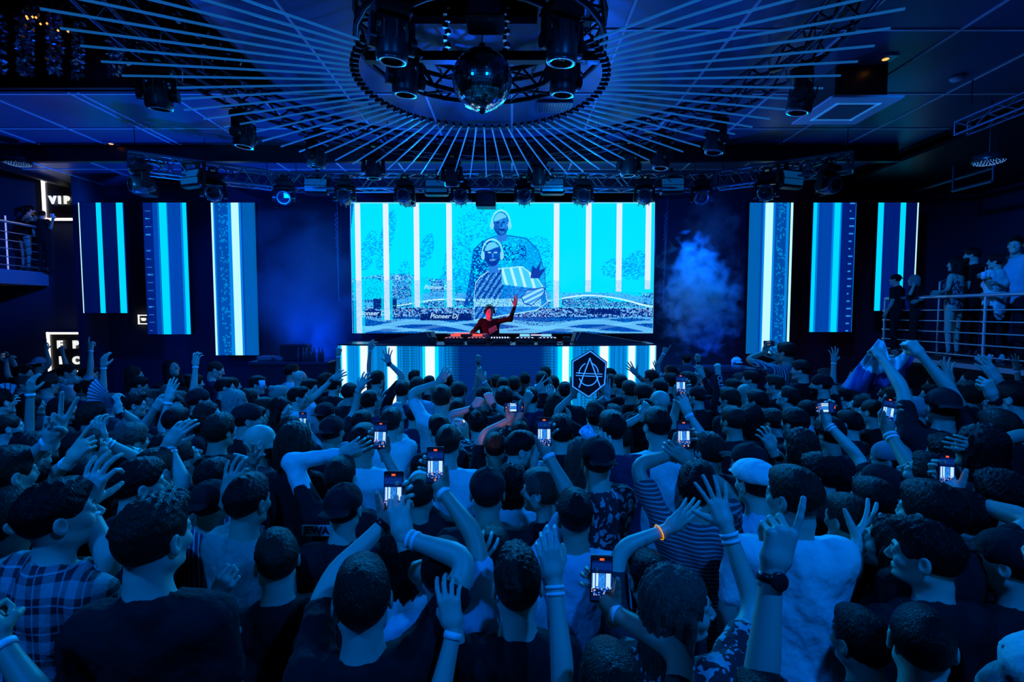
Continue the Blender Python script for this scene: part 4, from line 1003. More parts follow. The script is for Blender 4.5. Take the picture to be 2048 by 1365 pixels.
# floods
def flood(x, y, D, lab, rz=0.0, lit=.0):
    q = P(x, y, D); r = empty('flood_light', (q.x, D, q.z), rz, lab, 'stage light', 'flat flood lights on the front trusses')
    b = MB(); b.box((0, .05, 0), (.42, .14, .30), Matrix.Rotation(-.15, 4, 'X'), .02); b.box((0, .12, .2), (.05, .05, .26)); b.build('housing', M_BLACK, r)
    MB().box((0, -.03, .062), (.37, .012, .115), Matrix.Rotation(-.35, 4, 'X')).box((0, -.035, -.065), (.37, .012, .115), Matrix.Rotation(.15, 4, 'X')).build('reflector', mat('reflector_blue', (.25, .42, .6), .3, .6, emit=(0, .10, .35), es=.35), r)
    MB().box((-.23, .05, .1), (.02, .05, .3)).box((.23, .05, .1), (.02, .05, .3)).box((0, .05, .24), (.48, .05, .02)).build('bracket', M_BLACK, r)
for x, y, D, lab, rz in [(632, 372, 9.0, 'flood light left of the screen, second fixture on the front truss', .1), (873, 374, 9.0, 'flood light on the front truss above the left half of the screen', 0), (1105, 372, 9.0, 'flood light on the front truss above the right half of the screen', 0),
                         (1345, 371, 9.0, 'flood light on the front truss near its right end', -.1), (382, 356, 8.2, 'flood light on the left angled truss wing', -.35), (1584, 358, 8.2, 'flood light on the right angled truss wing', .3)]: flood(x, y, D, lab, rz)
def hang_box(name, x, y, D, w, h, d, lab, cat, ztop):
    q = P(x, y, D); r = empty(name, (q.x, D, q.z), 0, lab, cat); b = MB(); b.box((0, 0, 0), (w, d, h), None, .015); b.build('housing', M_BLACK, r)
    MB().box((0, -d / 2 - .004, 0), (w * .8, .008, h * .7)).build('front_panel', mat('panel_blue', (.05, .08, .15), .3), r)
    MB().box((0, 0, h / 2 + .03), (w * .95, .03, .02)).tube((0, 0, h / 2), (0, 0, ztop - q.z), .012).build('bracket', M_TRUSS2, r)
hang_box('projector', 972, 402, 9.3, .36, .26, .3, 'black box projector hanging in the middle above the screen', 'projector', FZ)
hang_box('wash_box', 818, 405, 9.3, .22, .14, .18, 'small black light box hanging at the upper left of the screen', 'stage light', FZ)
hang_box('wash_box', 1160, 400, 9.3, .22, .13, .18, 'small black light box hanging at the upper right of the screen', 'stage light', FZ)
hang_box('loudspeaker', 292, 381, 9.3, .28, .20, .3, 'small black loudspeaker hanging above the left LED columns', 'speaker', 5.41)
hang_box('rigging_box', 971, 30, 4.6, .34, .2, .3, 'dark rigging box hanging above the mirror ball', 'box', 6.7)
# hanging chains and straps above the ball
for x, D, lab in [(893, 5.1, 'chain hoist line left above the mirror ball'), (1012, 5.1, 'chain hoist line right above the mirror ball')]:
    q = P(x, 60, D); b = MB(); 
    for i in range(26): b.box((q.x + (.012 if i % 2 else -.012), D, 5.08 + i * .062), (.05, .035, .045), Matrix.Rotation(i * .8, 4, 'Z'))
    tag(b.build('hoist_chain', M_STEEL), lab, 'chain', 'hoist chains above the mirror ball')
# ceiling air conditioner, downlights, vents, speaker
q = (P(1660, 245, 6.7).x, 6.35)
ac = empty('air_conditioner', (4.12, 6.35, 5.0), 0, 'square ceiling cassette air conditioner with pale frame and glowing slot', 'air conditioner')
MB().box((0, .0, .22), (.62, .62, .40), None, .02).build('housing', M_BLACK, ac)
g = MB(); 
for s0, s1, z in [(.36, .34, .0)]: g.box((0, 0, 0), (.86, .86, .03), None, .012)
g.build('frame', mat('ac_frame', (.7, .75, .85), .4), ac)
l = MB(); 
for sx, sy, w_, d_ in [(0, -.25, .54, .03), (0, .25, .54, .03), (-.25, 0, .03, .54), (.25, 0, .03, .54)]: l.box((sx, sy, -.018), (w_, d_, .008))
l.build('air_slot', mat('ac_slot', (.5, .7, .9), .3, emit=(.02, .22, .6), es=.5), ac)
MB().box((0, 0, -.018), (.42, .42, .012)).build('grille', mat('ac_grille', (.08, .1, .16), .5), ac)
MB().box((-.05, .35, .3), (.62, .2, .3)).build('duct_box', M_BLACK, ac)
for x, y, lab in [(1771, 117, 'orange glowing square downlight in the right ceiling'), (222, 287, 'orange glowing square downlight in the left ceiling')]:
    q = PZ(x, y, ZC - .01) if x > 1000 else PZ(x, y, ZC - .01); r = empty('downlight', q, 0, lab, 'light', 'square downlights')
    MB().box((0, 0, 0), (.18, .18, .02)).build('frame', mat('downlight_frame', (.4, .5, .7), .3, .6), r)
    MB().lathe([(.001, -.014), (.03, -.014), (.035, -.010)], n=14).build('bulb', mat('bulb_orange', (1, .4, .1), .4, emit=(1, .35, .06), es=2.0), r)
q = PZ(1914, 156, 5.38); MB().lathe([(.001, -.03), (.06, -.03), (.08, 0), (.001, .0)], n=20).build('smoke_detector', mat('detector_white', (.6, .7, .75), .4), None, q); tag(bpy.data.objects['smoke_detector'], 'small round white detector on the dark right ceiling', 'smoke detector')
struct(MB().box((8.8, 4.5, 5.24), (3.6, 14.5, .06)).build('ceiling_right', M_BEAM))
for x, y, w_, lab in [(700, 212, .55, 'perforated ceiling vent left behind the light tubes'), (1108, 215, .5, 'perforated ceiling vent right behind the light tubes')]:
    q = PZ(x, y, ZC - .03); g = MB(); g.box((0, 0, 0), (w_, .34, .02))
    for i in range(12):
        for j in range(6): g.box((-w_ / 2 + .05 + i * (w_ - .1) / 11, -.13 + j * .052, -.012), (.018, .018, .006))
    tag(g.build('ceiling_vent', mat('vent_metal', (.25, .3, .4), .3, .8), None, q), lab, 'vent', 'perforated ceiling vents')
# truss over the right balcony and the pendant clusters
truss('truss', (5.62, 6.4, 4.80), (5.62, 3.2, 4.80), .16, 'short truss running towards the viewer above the right balcony', mat('truss_dark', (.10, .13, .2), .3, .8), n=12, r=.016)
for x, y, D, lab in [(1978, 322, 7.0, 'round pendant lamp of small crystals above the right balcony'), (36, 326, 8.6, 'round pendant lamp of small crystals above the left balcony')]:
    q = P(x, y, D); r = empty('pendant_lamp', q, 0, lab, 'lamp', 'crystal pendant lamps')
    MB().lathe([(.001, .09), (.17, .08), (.19, .0), (.185, -.01), (.001, .0)], n=24).tube((0, 0, .08), (0, 0, 5.41 - q.z), .01).build('shade', M_BLACK, r)
    g = MB(); 
    for i in range(90):
        a = i * 2.39996; rr_ = .175 * math.sqrt((i + .5) / 90); g.lathe([(.0005, -.009), (.007, -.003), (.0005, .006)], (rr_ * math.cos(a), rr_ * math.sin(a), -.015 - .035 * (1 - (rr_ / .18) ** 2)), 5)
    o = g.build('crystal', mat('crystal_glint', (.7, .8, .9), .1, .5, emit=(.12, .32, .7), es=.5), r); o['kind'] = 'stuff'
for (x0, y0, x1, y1, X, lab) in [(1810, 388, 1990, 335, 8.5, 'long metal rail under the ceiling at the right wall'), (1905, 382, 1985, 362, 8.3, 'short metal rail under the ceiling at the right wall')]:
    def pr(x, y): D = X / ((x - CX) / FPX) ; return P(x, y, D)
    a, b = pr(x0, y0), pr(x1, y1); tag(MB().tube(a, b, .035, n=6).tube(a + Vector((0, 0, .0)), (a.x, a.y, 5.2), .02).tube(b, (b.x, b.y, 5.2), .02).build('ceiling_rail', mat('rail_dull', (.12, .16, .26), .35, .8)), lab, 'rail')
# sequin garlands on the left
M_LEAF = mat('garland_leaf', (.28, .38, .5), .25, .6)
def garland(x0, x1, y0, y1, D, n, lab):
    g = MB()
    for i in range(n):
        q = P(rnd.uniform(x0, x1), rnd.uniform(y0, y1), D + rnd.uniform(-.12, .12)); u = Vector((rnd.gauss(0, 1), rnd.gauss(0, 1), rnd.gauss(0, 1))).normalized(); v = u.orthogonal().normalized(); s = rnd.uniform(.018, .042)
        g.add([q - u * s, q - v * s * .5, q + u * s, q + v * s * .5], [(0, 1, 2, 3)])
    o = g.build('leaf_garland', M_LEAF); tag(o, lab, 'garland', 'sequin leaf garlands on the dark upper wall'); o['kind'] = 'stuff'; return o
names = ['garland at the very left edge', 'widest hanging garland below the orange lights', 'garland hanging beside the light tube ends', 'thin garland left of the first hanging stage light', 'short garland just above the first hanging stage light']
for (a, b, c, d, n), t in zip([(0, 14, 25, 150, 60), (33, 68, 22, 155, 300), (93, 125, 18, 148, 260), (144, 168, 45, 158, 150), (214, 246, 75, 152, 150)], names): garland(a, b, c, d, 6.2, n, 'glittering leaf ' + t)
garland(50, 470, 2, 45, 6.3, 420, 'glittering leaf garland running along the top behind the light tubes'); garland(230, 520, 45, 130, 6.3, 260, 'glittering leaf garland drooping behind the left light tubes')
for k, (x, y) in enumerate([(53, 33), (65, 34), (72, 35), (81, 48), (94, 47), (116, 61), (136, 63), (55, 37)]):
    q = P(x, y, 6.0); tag(MB().lathe([(.0005, -.016), (.013, 0), (.0005, .016)], n=8).build('string_bulb', mat('bulb_orange'), None, q), 'tiny orange bulb in the upper left garlands, %s in the row from the left' % ONES[k + 1], 'light', 'tiny orange bulbs')
# ---------------------------------------------------------------- signs
def neon_sign(name, x0, y0, x1, y1, D, letters, label, open_right=True, th=.04, full=None, rgap=.0, bgap=.0, rz=0.0):
    a, b = P(x0, y0, D), P(x1, y1, D); w, h = b.x - a.x, a.z - b.z
    r = empty(name, (a.x, D, b.z), rz, label, 'sign')
    MB().box((w / 2, .04, h / 2), (w + th, .05, h + th)).build('panel', M_BLACK, r)
    f = MB(); f.box((0, 0, h / 2), (th, th, h + th)); f.box((w / 2, 0, h), (w + th, th, th))
    f.box((w * (1 - bgap) / 2, 0, 0), (w * (1 - bgap) + th, th, th))
    if not open_right: f.box((w, 0, h * (1 + rgap) / 2), (th, th, h * (1 - rgap)))
    if bgap: f.lathe([(.001, -.02), (.03, -.02), (.03, .02), (.001, .02)], (w, 0, 0), 12, Matrix.Rotation(math.pi / 2, 4, 'X'))
    f.build('neon_frame', M_NEON, r)
    for s, u, v, sz in letters: text('letter', s, sz, (w * u, -.02, h * v), M_NEONL, r, bold=.012, ext=.015)
    return r
neon_sign('neon_sign', 96, 667, 192, 744, 11.3, [('E', .26, .70, .23), ('P', .60, .70, .23), ('I', .26, .29, .23), ('C', .60, .29, .23)], 'square neon sign reading E P I C above the crowd at the far left', False, .045, rgap=.25, bgap=.25)
neon_sign('neon_sign', 86, 362, 164, 439, 11.4, [('V', .25, .49, .23), ('I', .44, .49, .23), ('P', .63, .49, .23)], 'square neon sign reading VIP above the left balcony', False, .05)
neon_sign('neon_sign', 277, 631, 296, 648, 11.54, [('VIP', .6, .5, .06)], 'tiny neon sign low beside the middle left LED column', True, .02)
struct(MB().box((P(153, 400, 10.9).x, 11.2, 3.0), (.12, .7, 6.0)).build('wall_pier', M_WALL))
# left balcony
XB = -10.57; ZB = P(143, 547, 12).z; ZB = 3.42
bal = empty('balcony', (XB, 8, 0), 0, 'left balcony slab with pale fascia', 'balcony')
MB().box((-1.68, 1.25, ZB - .16), (3.3, 4.5, .30)).build('slab', mat('balcony_fascia', (.35, .42, .55), .35, .3), bal)
def railing(label, X, y0, y1, z0, h, n, posts, mtl):
    r = empty('railing', (X, y0, z0), 0, label, 'railing'); L = y1 - y0
    MB().tube((0, 0, h), (0, L, h), .028, n=8).build('handrail', mtl, r)
    for i in range(n): MB().tube((0, 0, .08 + i * (h - .12) / n), (0, L, .08 + i * (h - .12) / n), .011, n=6).build('rail', mtl, r)
    for p in posts:
        b = MB(); b.tube((0, p, 0), (0, p, h), .02, n=8)
        for i in range(n): b.box((0, p, .08 + i * (h - .12) / n), (.05, .05, .03))
        b.build('post', mtl, r)
    return r
M_RAIL = mat('rail_steel', (.85, .9, .95), .3, .75)
railing('steel railing of the left balcony', XB, 9.0, 11.55, ZB, .98, 5, (.0, 1.1, 2.5), M_RAIL)
railing('steel railing of the right raised platform', 6.85, 5.9, 9.2, 1.77, .98, 5, (0.3, 1.35, 3.3), M_RAIL)
tag(MB().tube((0, 0, ZB - P(12.5, 470, 11.2).z - .02), (0, 0, .42), .014, n=6).build('light_strip', mat('strip_violet', (.2, .2, 1), .4, emit=(.25, .35, 1), es=1.0), None, P(12.5, 470, 11.2)), 'thin upright glowing strip on the left balcony', 'light strip')
# right platform
plat = empty('platform', (6.8, 7.4, 0), 0, 'raised dark platform carrying the spectators on the right', 'platform')
MB().box((1.86, -.3, 1.69), (3.7, 4.4, .16)).build('deck', M_BLACK, plat)
MB().box((-.02, -.3, 1.70), (.04, 4.4, .07)).build('edge_strip', M_RAIL, plat)
MB().box((2.12, -.3, .8), (3.1, 4.3, 1.6)).build('plinth', M_BEAM, plat)
for k in range(5):
    q = (8.05 + .0 * k, 6.4 + .62 * k, 1.78)
    tag(MB().box((0, 0, 0), (.03, .30, .012)).build('step_light', mat('step_glow', (.3, .4, .9), .4, emit=(.08, .25, .9), es=.8), None, q), 'thin glowing floor strip behind the platform railing, %s from the viewer' % ['nearest', 'second', 'third', 'fourth', 'farthest'][k], 'light strip', 'floor strips behind the platform railing')
sr = MB()
for k in range(5): a = P(1828 + 0 * k, 640 + k * 19, 9.6); b = P(1848, 628 + k * 19, 9.9); sr.tube(a, b, .012)
q0 = P(1826, 590, 9.7); q1 = P(1826, 720, 9.7)
sr.tube(q0, (q0.x, q0.y, 1.78), .018); sr.tube(P(1880, 565, 9.2), P(1925, 545, 9.6), .02); sr.tube(P(1880, 565, 9.2), (P(1880, 565, 9.2).x, 9.2, 1.78), .018)
tag(sr.build('stair_railing', M_RAIL), 'slanting stair railing behind the right platform railing', 'railing')
# ---------------------------------------------------------------- on the booth: decks, mixer, monitors, the performer
ZTT = ZT + .021
def bx(x, y, D): return P(x, y, D)
def deck(x, D, lab, glow):
    r = empty('media_player', (x, D, ZTT), 0, lab, 'dj equipment', 'players on the booth')
    MB().box((0, 0, .05), (.32, .38, .10), None, .012).build('housing', M_BLACK, r)
    MB().lathe([(.001, .0), (.10, 0), (.11, .008), (.10, .018), (.001, .018)], (0, -.05, .10), 24).build('jog_wheel', mat('jog_metal', (.2, .22, .27), .3, .7), r)
    MB().box((0, .12, .118), (.17, .02, .07), Matrix.Rotation(-.5, 4, 'X')).build('display', mat('deck_display_' + glow, (.1, .1, .1), .3, emit=(1, .08, .04) if glow == 'red' else (.2, .6, 1), es=1.2), r)
    b = MB(); 
    for i in range(5): b.box((-.12 + i * .06, -.17, .105), (.03, .02, .01))
    b.build('button', mat('button_glow_' + glow, (.3, .3, .3), .3, emit=(1, .15, .08) if glow == 'red' else (.8, .8, 1), es=1.5), r)
xs_ = [(-.98, 'media player at the left end of the booth table, glowing red', 'red'), (-.60, 'media player left of the mixer, glowing red', 'red'), (.22, 'media player right of the mixer with pale display', 'blue'), (.60, 'media player at the right end of the booth table with pale display', 'blue')]
for x, lab, gl in xs_: deck(x, 8.55, lab, gl)
mx = empty('mixer', (-.2, 8.55, ZTT), 0, 'audio mixer with rows of glowing knobs in front of the performer', 'dj equipment')
MB().box((0, 0, .05), (.34, .40, .10), None, .012).build('housing', M_BLACK, mx)
b = MB()
for i in range(6):
    for j in range(4): b.tube((-.13 + i * .052, -.12 + j * .07, .10), (-.13 + i * .052, -.12 + j * .07, .125), .009, n=8)
b.build('knob', mat('knob_grey', (.3, .32, .36), .4), mx)
b = MB()
for i in range(7): b.box((-.14 + i * .045, -.195, .108), (.018, .012, .02))
b.build('level_light', mat('button_glow_blue', (.3, .3, .3), .3, emit=(.8, .8, 1), es=1.5), mx)
cb_ = MB()
for k in range(7):
    x0 = -.9 + k * .28; pts = [Vector((x0 + .3 * t, 8.18 + .05 * math.sin(k + 5 * t), ZTT + .012 + .045 * math.sin(math.pi * t) * (1 + .4 * math.sin(k)))) for t in [i / 10 for i in range(11)]]; cb_.path(pts, .009, 6)
tag(cb_.build('cable_bundle', M_BLACK), 'tangle of black cables on the front edge of the booth table', 'cables'); 
rg = MB(); 
tag(MB().box((0, 0, 0), (.26, .02, .012)).build('led_bar', mat('red_led', (1, .1, .05), .3, emit=(1, .05, .03), es=3.0), None, (P(925, 676, 8.9).x, 8.85, ZTT + .16)), 'short red glowing bar beside the left media players', 'light')
tag(MB().box((0, 0, 0), (.24, .02, .012)).build('led_bar', mat('pink_led', (1, .6, .8), .3, emit=(.9, .7, 1), es=1.6), None, (P(1075, 676, 8.9).x, 8.85, ZTT + .13)), 'short pale glowing bar behind the right media players', 'light')
def stand(x, D, h, lab):
    r = empty('side_table', (x, D, .9), 0, lab, 'table'); MB().box((0, 0, h - .9 - .02), (.5, .3, .04)).build('table_top', M_BLACK, r)
    for sx in (-.2, .2): MB().tube((sx, 0, 0), (sx, 0, h - .93), .02).build('leg', M_BLACK, r)
stand(P(925, 676, 8.9).x, 8.85, ZTT + .15, 'narrow table under the red glowing bar'); stand(P(1075, 676, 8.9).x, 8.85, ZTT + .12, 'narrow table under the pale glowing bar')
# wedge monitors and screens beside the decks
def wedge(x0, x1, ytop, D, flip, lab):
    a, b = P(x0, 690, D), P(x1, 690, D); h = P(x0, ytop, D).z - ZTT; w = b.x - a.x
    r = empty('monitor_speaker', ((a.x + b.x) / 2, D, ZTT), 0, lab, 'speaker', 'monitor speakers on the booth')
    pts = [(-w / 2, 0), (w / 2, 0), (w / 2 - .06, h), (w / 2 - .20, h)] if not flip else [(-w / 2, 0), (w / 2, 0), (-w / 2 + .20, h), (-w / 2 + .06, h)]
    MB().prism(pts, -.22, .22, Matrix.Rotation(math.pi / 2, 4, 'X')).build('housing', mat('speaker_paint', (.02, .025, .05), .45), r)
    MB().tube((w / 2 - .05 if not flip else -w / 2 + .05, -.225, .05), (w / 2 - .13 if not flip else -w / 2 + .13, -.225, h), .012).build('front_bar', M_STEEL, r)
wedge(750, 872, 664, 8.75, False, 'black wedge monitor speaker on the left part of the booth'); wedge(1143, 1290, 664, 8.75, True, 'black wedge monitor speaker on the right part of the booth')
for x, lab in [(866, 'small black box left of the cables on the booth'), (1133, 'small black box right of the cables on the booth')]:
    q = P(x, 685, 8.35); tag(MB().box((0, 0, .06), (.12, .10, .12), None, .01).build('equipment_box', M_BLACK, None, (q.x, 8.35, ZTT)), lab, 'box')
# performer
LIT = (1, .03, .02)
dj = person(x=979, y=624, D=9.35, base=.9, yaw=168, byaw=176, hair='buzz', headphones=True, sleeves='long', label='performer in black sweatshirt and headphones behind the decks, one arm raised',
            arms=[dict(s='L', h=(1036, 606), pose='flat', dd=-.15, pn=(-.4, -1, 0), e=(1012, 640), f=(1034, 580)), dict(s='R', h=(962, 677), pose='relax', dd=-.40, e=(950, 668))], seed=77)
g = MB()
for k in range(14): xx = -.02 + .011 * k; g.box((-xx * 1.0, .128, 1.27 + .006 * k - .02 * ((k * 5) % 3)), (.005, .004, .06 + .02 * (k % 3)), Matrix.Rotation(.25, 4, 'Y'))
g.build('shirt_print', mat('print_white', (.8, .8, .8), .7), dj['root'])
lamp('red_stage_lamp', 'SPOT', (-1.5, 8.7, 2.3), (-.5, 9.35, 2.35), 130, (1, .02, .02), .05, 50, .5)
# ---------------------------------------------------------------- dark bars left and right of the stage
def counter(x0, x1, ytop, D, lab):
    a, b = P(x0, ytop, D), P(x1, ytop, D); r = empty('bar_counter', ((a.x + b.x) / 2, D + .3, 0), 0, lab, 'counter'); w = b.x - a.x
    MB().box((0, 0, a.z / 2 - .03), (w, .6, a.z - .06)).build('body', mat('counter_paint', (.02, .03, .07), .5), r)
    MB().box((0, 0, a.z - .03), (w + .06, .66, .06), None, .012).build('counter_top', mat('counter_top_gloss', (.04, .07, .14), .25), r); return a.z
z1 = counter(500, 655, 724, 8.9, 'dark bar counter left of the stage booth'); z2 = counter(1360, 1515, 738, 8.3, 'dark bar counter right of the stage booth')
for i, (x, w_, h_, lab) in enumerate([(590, .5, .30, 'dark equipment case on the left bar counter'), (530, .25, .08, 'flat metal tray on the left bar counter'), (568, .28, .09, 'slanted pale box on the left bar counter')]):
    q = P(x, 700, 9.15); tag(MB().box((0, 0, h_ / 2), (w_, .3, h_), Matrix.Rotation(.1 * i, 4, 'Z'), .02).build('equipment_case', mat('case_%d' % i, [(.03, .04, .08), (.3, .35, .45), (.25, .32, .45)][i], .4), None, (q.x, 9.2, z1)), lab, 'case')
for k in range(7):
    q = P(600 + k * 8, 700, 9.05); bt = MB().lathe([(.001, 0), (.03, 0), (.032, .14), (.012, .19), (.012, .25), (.001, .25)], n=10).build('bottle', mat('bottle_glass', (.05, .1, .2), .08, spec=1), None, (q.x, 8.97 + .04 * (k % 2), z1)); tag(bt, 'small dark bottle on the left bar counter, %s from the left' % ONES[k + 1], 'bottle', 'bottles on the left bar counter')
# thin vertical cable chains beside the screen
for x0, x1, y0, y1, lab in [(671, 678, 425, 603, 'bundle of looped cables hanging left of the big screen'), (1331, 1326, 425, 610, 'bundle of looped cables hanging right of the big screen')]:
    a, b = P(x0, y0, 10.9), P(x1, y1, 10.9); g = MB(); pts = []
    for i in range(60):
        t = i / 59; p = a.lerp(b, t); pts.append(Vector((p.x + .03 * (1 - t) * math.sin(i * 2.1) + rnd.uniform(-.012, .012), p.y, p.z)))
    g.path(pts, .007, 5); g.tube(a + Vector((.04, 0, 0)), b, .006).tube(a + Vector((.04, 0, 0)), (a.x + .04, a.y, 5.08), .006); tag(g.build('hanging_cable', mat('cable_pale', (.4, .5, .65), .4, .5)), lab, 'cable', 'cables hanging beside the screen')
# ---------------------------------------------------------------- smoke
def smoke(name, c, d, dens, scale, lab, thr=.5, col=(.25, .55, 1)):
    m = bpy.data.materials.new(name); m.use_nodes = True; nt = m.node_tree; nt.nodes.clear(); L = nt.links
    out = nt.nodes.new('ShaderNodeOutputMaterial'); v = nt.nodes.new('ShaderNodeVolumeScatter'); v.inputs['Color'].default_value = (*col, 1)
    tc = nt.nodes.new('ShaderNodeTexCoord'); n = nt.nodes.new('ShaderNodeTexNoise'); n.inputs['Scale'].default_value = scale; n.inputs['Detail'].default_value = 5; n.inputs['Distortion'].default_value = .6
    ln = nt.nodes.new('ShaderNodeVectorMath'); ln.operation = 'LENGTH'; mp = nt.nodes.new('ShaderNodeMapping'); mp.inputs['Scale'].default_value = (2 / d[0], 2 / d[1], 2 / d[2])
    L.new(tc.outputs['Object'], mp.inputs[0]); L.new(mp.outputs[0], ln.inputs[0]); L.new(tc.outputs['Object'], n.inputs['Vector'])
    a = nt.nodes.new('ShaderNodeMath'); a.operation = 'MULTIPLY_ADD'; L.new(ln.outputs['Value'], a.inputs[0]); a.inputs[1].default_value = -.42; L.new(n.outputs['Fac'], a.inputs[2])
    r = nt.nodes.new('ShaderNodeMapRange'); L.new(a.outputs[0], r.inputs[0]); r.inputs[1].default_value = thr - .30; r.inputs[2].default_value = thr + .12; r.inputs[3].default_value = 0; r.inputs[4].default_value = dens
    L.new(r.outputs[0], v.inputs['Density']); L.new(v.outputs[0], out.inputs['Volume'])
    o = MB().box((0, 0, 0), d).build(name, m, None, c); return tag(o, lab, 'smoke', None, 'stuff')
smoke('smoke_cloud', P(1400, 590, 9.7), (1.7, .9, 2.4), 4.5, 4.6, 'bright billow of stage smoke right of the screen', .42)
smoke('smoke_cloud', P(1425, 455, 9.9), (1.1, .6, 1.6), 2.0, 3.6, 'thin wisp of stage smoke above the bright billow', .42)
smoke('smoke_cloud', P(600, 580, 9.6), (2.2, 1.2, 3.0), .45, 1.2, 'faint haze of stage smoke left of the screen', .30)
lamp('smoke_fill_spot', 'SPOT', (3.3, 9.25, 4.5), (3.6, 9.7, 2.5), 700, (0, .17, 1), .1, 60, .8)  # spot added to make the smoke bright
# ---------------------------------------------------------------- the crowd
CR = []
def C(x, y, lab=None, D=None, st=1.0, arms=(), **kw): CR.append(dict(x=x, y=y, lab=lab, D=D, D0=None, st=st, arms=list(arms), kw=kw)); return CR[-1]
def A(s, x, y, pose='open', **k): return dict(s=s, h=(x, y), pose=pose, **k)
def PH(s, x, y, lab, **k): q = {kk: k.pop(kk) for kk in ('roll', 'dark', 'e_', 'n') if kk in k}; return dict(s=s, h=(x, y), pose='grip', ph=dict(c=(x, y), label=lab, **q), **k)
W = 'white'
# --- left side
C(79, 730, 'person in pale cap with both fists up before the neon sign', hair='cap_back', hat='light', top='black', yaw=60, arms=[A('L', 97, 692, 'point', e=(92, 735)), A('R', 131, 698, 'fist', e=(125, 735))])
C(45, 748, 'dark-haired person at the far left edge holding up a camera', top='black', hair='short', arms=[PH('L', 12, 716, 'black camera phone held up at the far left edge', e=(8, 760), roll=90, dark=True), A('R', 28, 724, 'hold', e=(45, 760))])
C(96, 772, 'person in grey t-shirt pointing right with stretched arm at far left', hair='fade', top='grey', yaw=55, arms=[A('L', 150, 757, 'point', e=(58, 800), f=(175, 750), band=W)])
C(180, 750, 'short-haired person with glasses looking right below the neon sign', D=7.6, yaw=95, glasses=True, top='black')
C(126, 752, 'dark-haired person just below the neon sign', D=7.9, top='black')
C(267, 750, 'long-haired woman in profile with dark clothes on the left', D=7.2, yaw=85, hair='long', female=True, top='black')
C(276, 772, 'person with glasses looking down in front of the long-haired woman', D=6.4, yaw=80, glasses=True, top='charcoal', pitch=-15)
C(343, 738, 'tall long-haired woman with face lifted towards the lights', D=7.0, st=1.07, yaw=150, pitch=22, hair='long', female=True, top='black')
C(430, 741, 'man in dark polo shirt looking down, left of the bar counter', D=7.0, st=1.05, yaw=95, pitch=-18, hair='buzz', top='navy', sleeves='short')
C(388, 768, 'woman with hair bun in profile near the man in the dark polo', D=6.4, yaw=75, hair='bun', female=True, top='black')
C(448, 776, None, D=6.0, yaw=85, top='black')
C(470, 806, 'blond long-haired person left of the bald bearded man', D=4.7, yaw=60, hair='long', hc='blond', female=True, top='white', arms=[])
C(513, 771, 'person drinking from a cup near the left bar counter', D=6.2, yaw=100, top='light', pitch=-8)
C(396, 803, None, D=4.9, hair='cap_back', yaw=70)
C(414, 832, 'smiling dark-haired woman facing right in the left crowd', D=4.2, yaw=110, hair='bob', female=True, top='black')
C(348, 816, 'woman seen from the front in the left crowd', D=4.6, yaw=165, hair='bob', female=True, top='black')
C(264, 812, 'person with dark sunglasses looking right', D=4.7, yaw=80, glasses=True, top='grey', hair='quiff')
C(182, 836, 'curly-haired person holding up a folding fan', D=4.1, hair='curly', yaw=50, arms=[A('R', 244, 800, 'hold', e=(235, 870), band='black', f=(226, 786))])
C(124, 820, 'dark-haired person in the left crowd seen in profile', D=4.6, yaw=95, hair='bob', female=True)
C(62, 812, None, D=4.9, hair='long', female=True)
C(12, 858, 'person in white tank top at the left edge looking right', D=3.9, yaw=80, hair='buzz', top='white', sleeves='none', beard=True)
C(0, 806, 'person at the left edge holding a pale round fan', D=4.6, yaw=60, arms=[A('R', 16, 815, 'hold', e=(20, 850))])
C(352, 846, 'dark-haired person with both hands up in the left crowd', D=4.0, arms=[A('R', 327, 788, 'flat', e=(335, 845), band=W), A('L', 308, 802, 'relax', e=(300, 850))], byaw=20)
C(437, 866, 'person with thick dark hair seen from behind, left of the bald bearded man', D=3.45, hair='curly')
C(494, 842, 'person with dark cap in profile behind the bald bearded man', D=3.9, yaw=85, hair='cap_back', top='black')
C(519, 886, 'bald bearded man in dark t-shirt looking right', D=3.15, yaw=88, hair='bald', beard=True, top='charcoal', arms=[A('L', 507, 924, 'open', dd=-.35, pn=(.2, -1, 0), e=(500, 980), f=(510, 905))])
C(258, 886, 'person with curly blond hair and bare ear in the left crowd', D=3.1, hair='curly', hc='light', yaw=60)
C(172, 906, 'person with face lifted to the right under clawed hand', D=2.9, yaw=85, pitch=25, arms=[A('R', 208, 856, 'claw', e=(240, 950), f=(192, 835), band='white2')])
C(62, 902, None, D=3.2, hair='long', female=True)
C(6, 955, 'person whose long arm rises from the left edge', D=2.35, st=.97, hair='short', arms=[A('R', 112, 842, 'two', e=(60, 960), f=(124, 795), band=W, pn=(.6, -.7, 0))])
C(46, 975, 'person whose raised fist points right at the far left', D=2.35, st=.97, hair='fade', arms=[A('R', 155, 888, 'point', e=(95, 1000), f=(185, 868), band='white2')])
C(253, 925, 'person with head thrown back looking up, left crowd', D=2.85, yaw=80, pitch=35, hair='buzz', top='white')
C(306, 946, 'dark-haired person raising a banded arm on the left', D=2.75, hair='short', arms=[A('L', 352, 864, 'relax', e=(345, 945), f=(362, 856), band='white2')])
C(152, 962, 'young person in profile looking right behind the plaid shirt', D=2.55, yaw=88, hair='short')
C(274, 976, 'short-haired man in profile with dark clothes, left crowd', D=2.45, yaw=75, hair='fade')
C(362, 922, 'bearded person looking up and filming with a phone', D=2.85, yaw=70, pitch=30, beard=True, arms=[PH('R', 359, 990, 'phone glowing violet and yellow low in the left crowd', dd=-.2, e=(400, 1030), roll=5)])
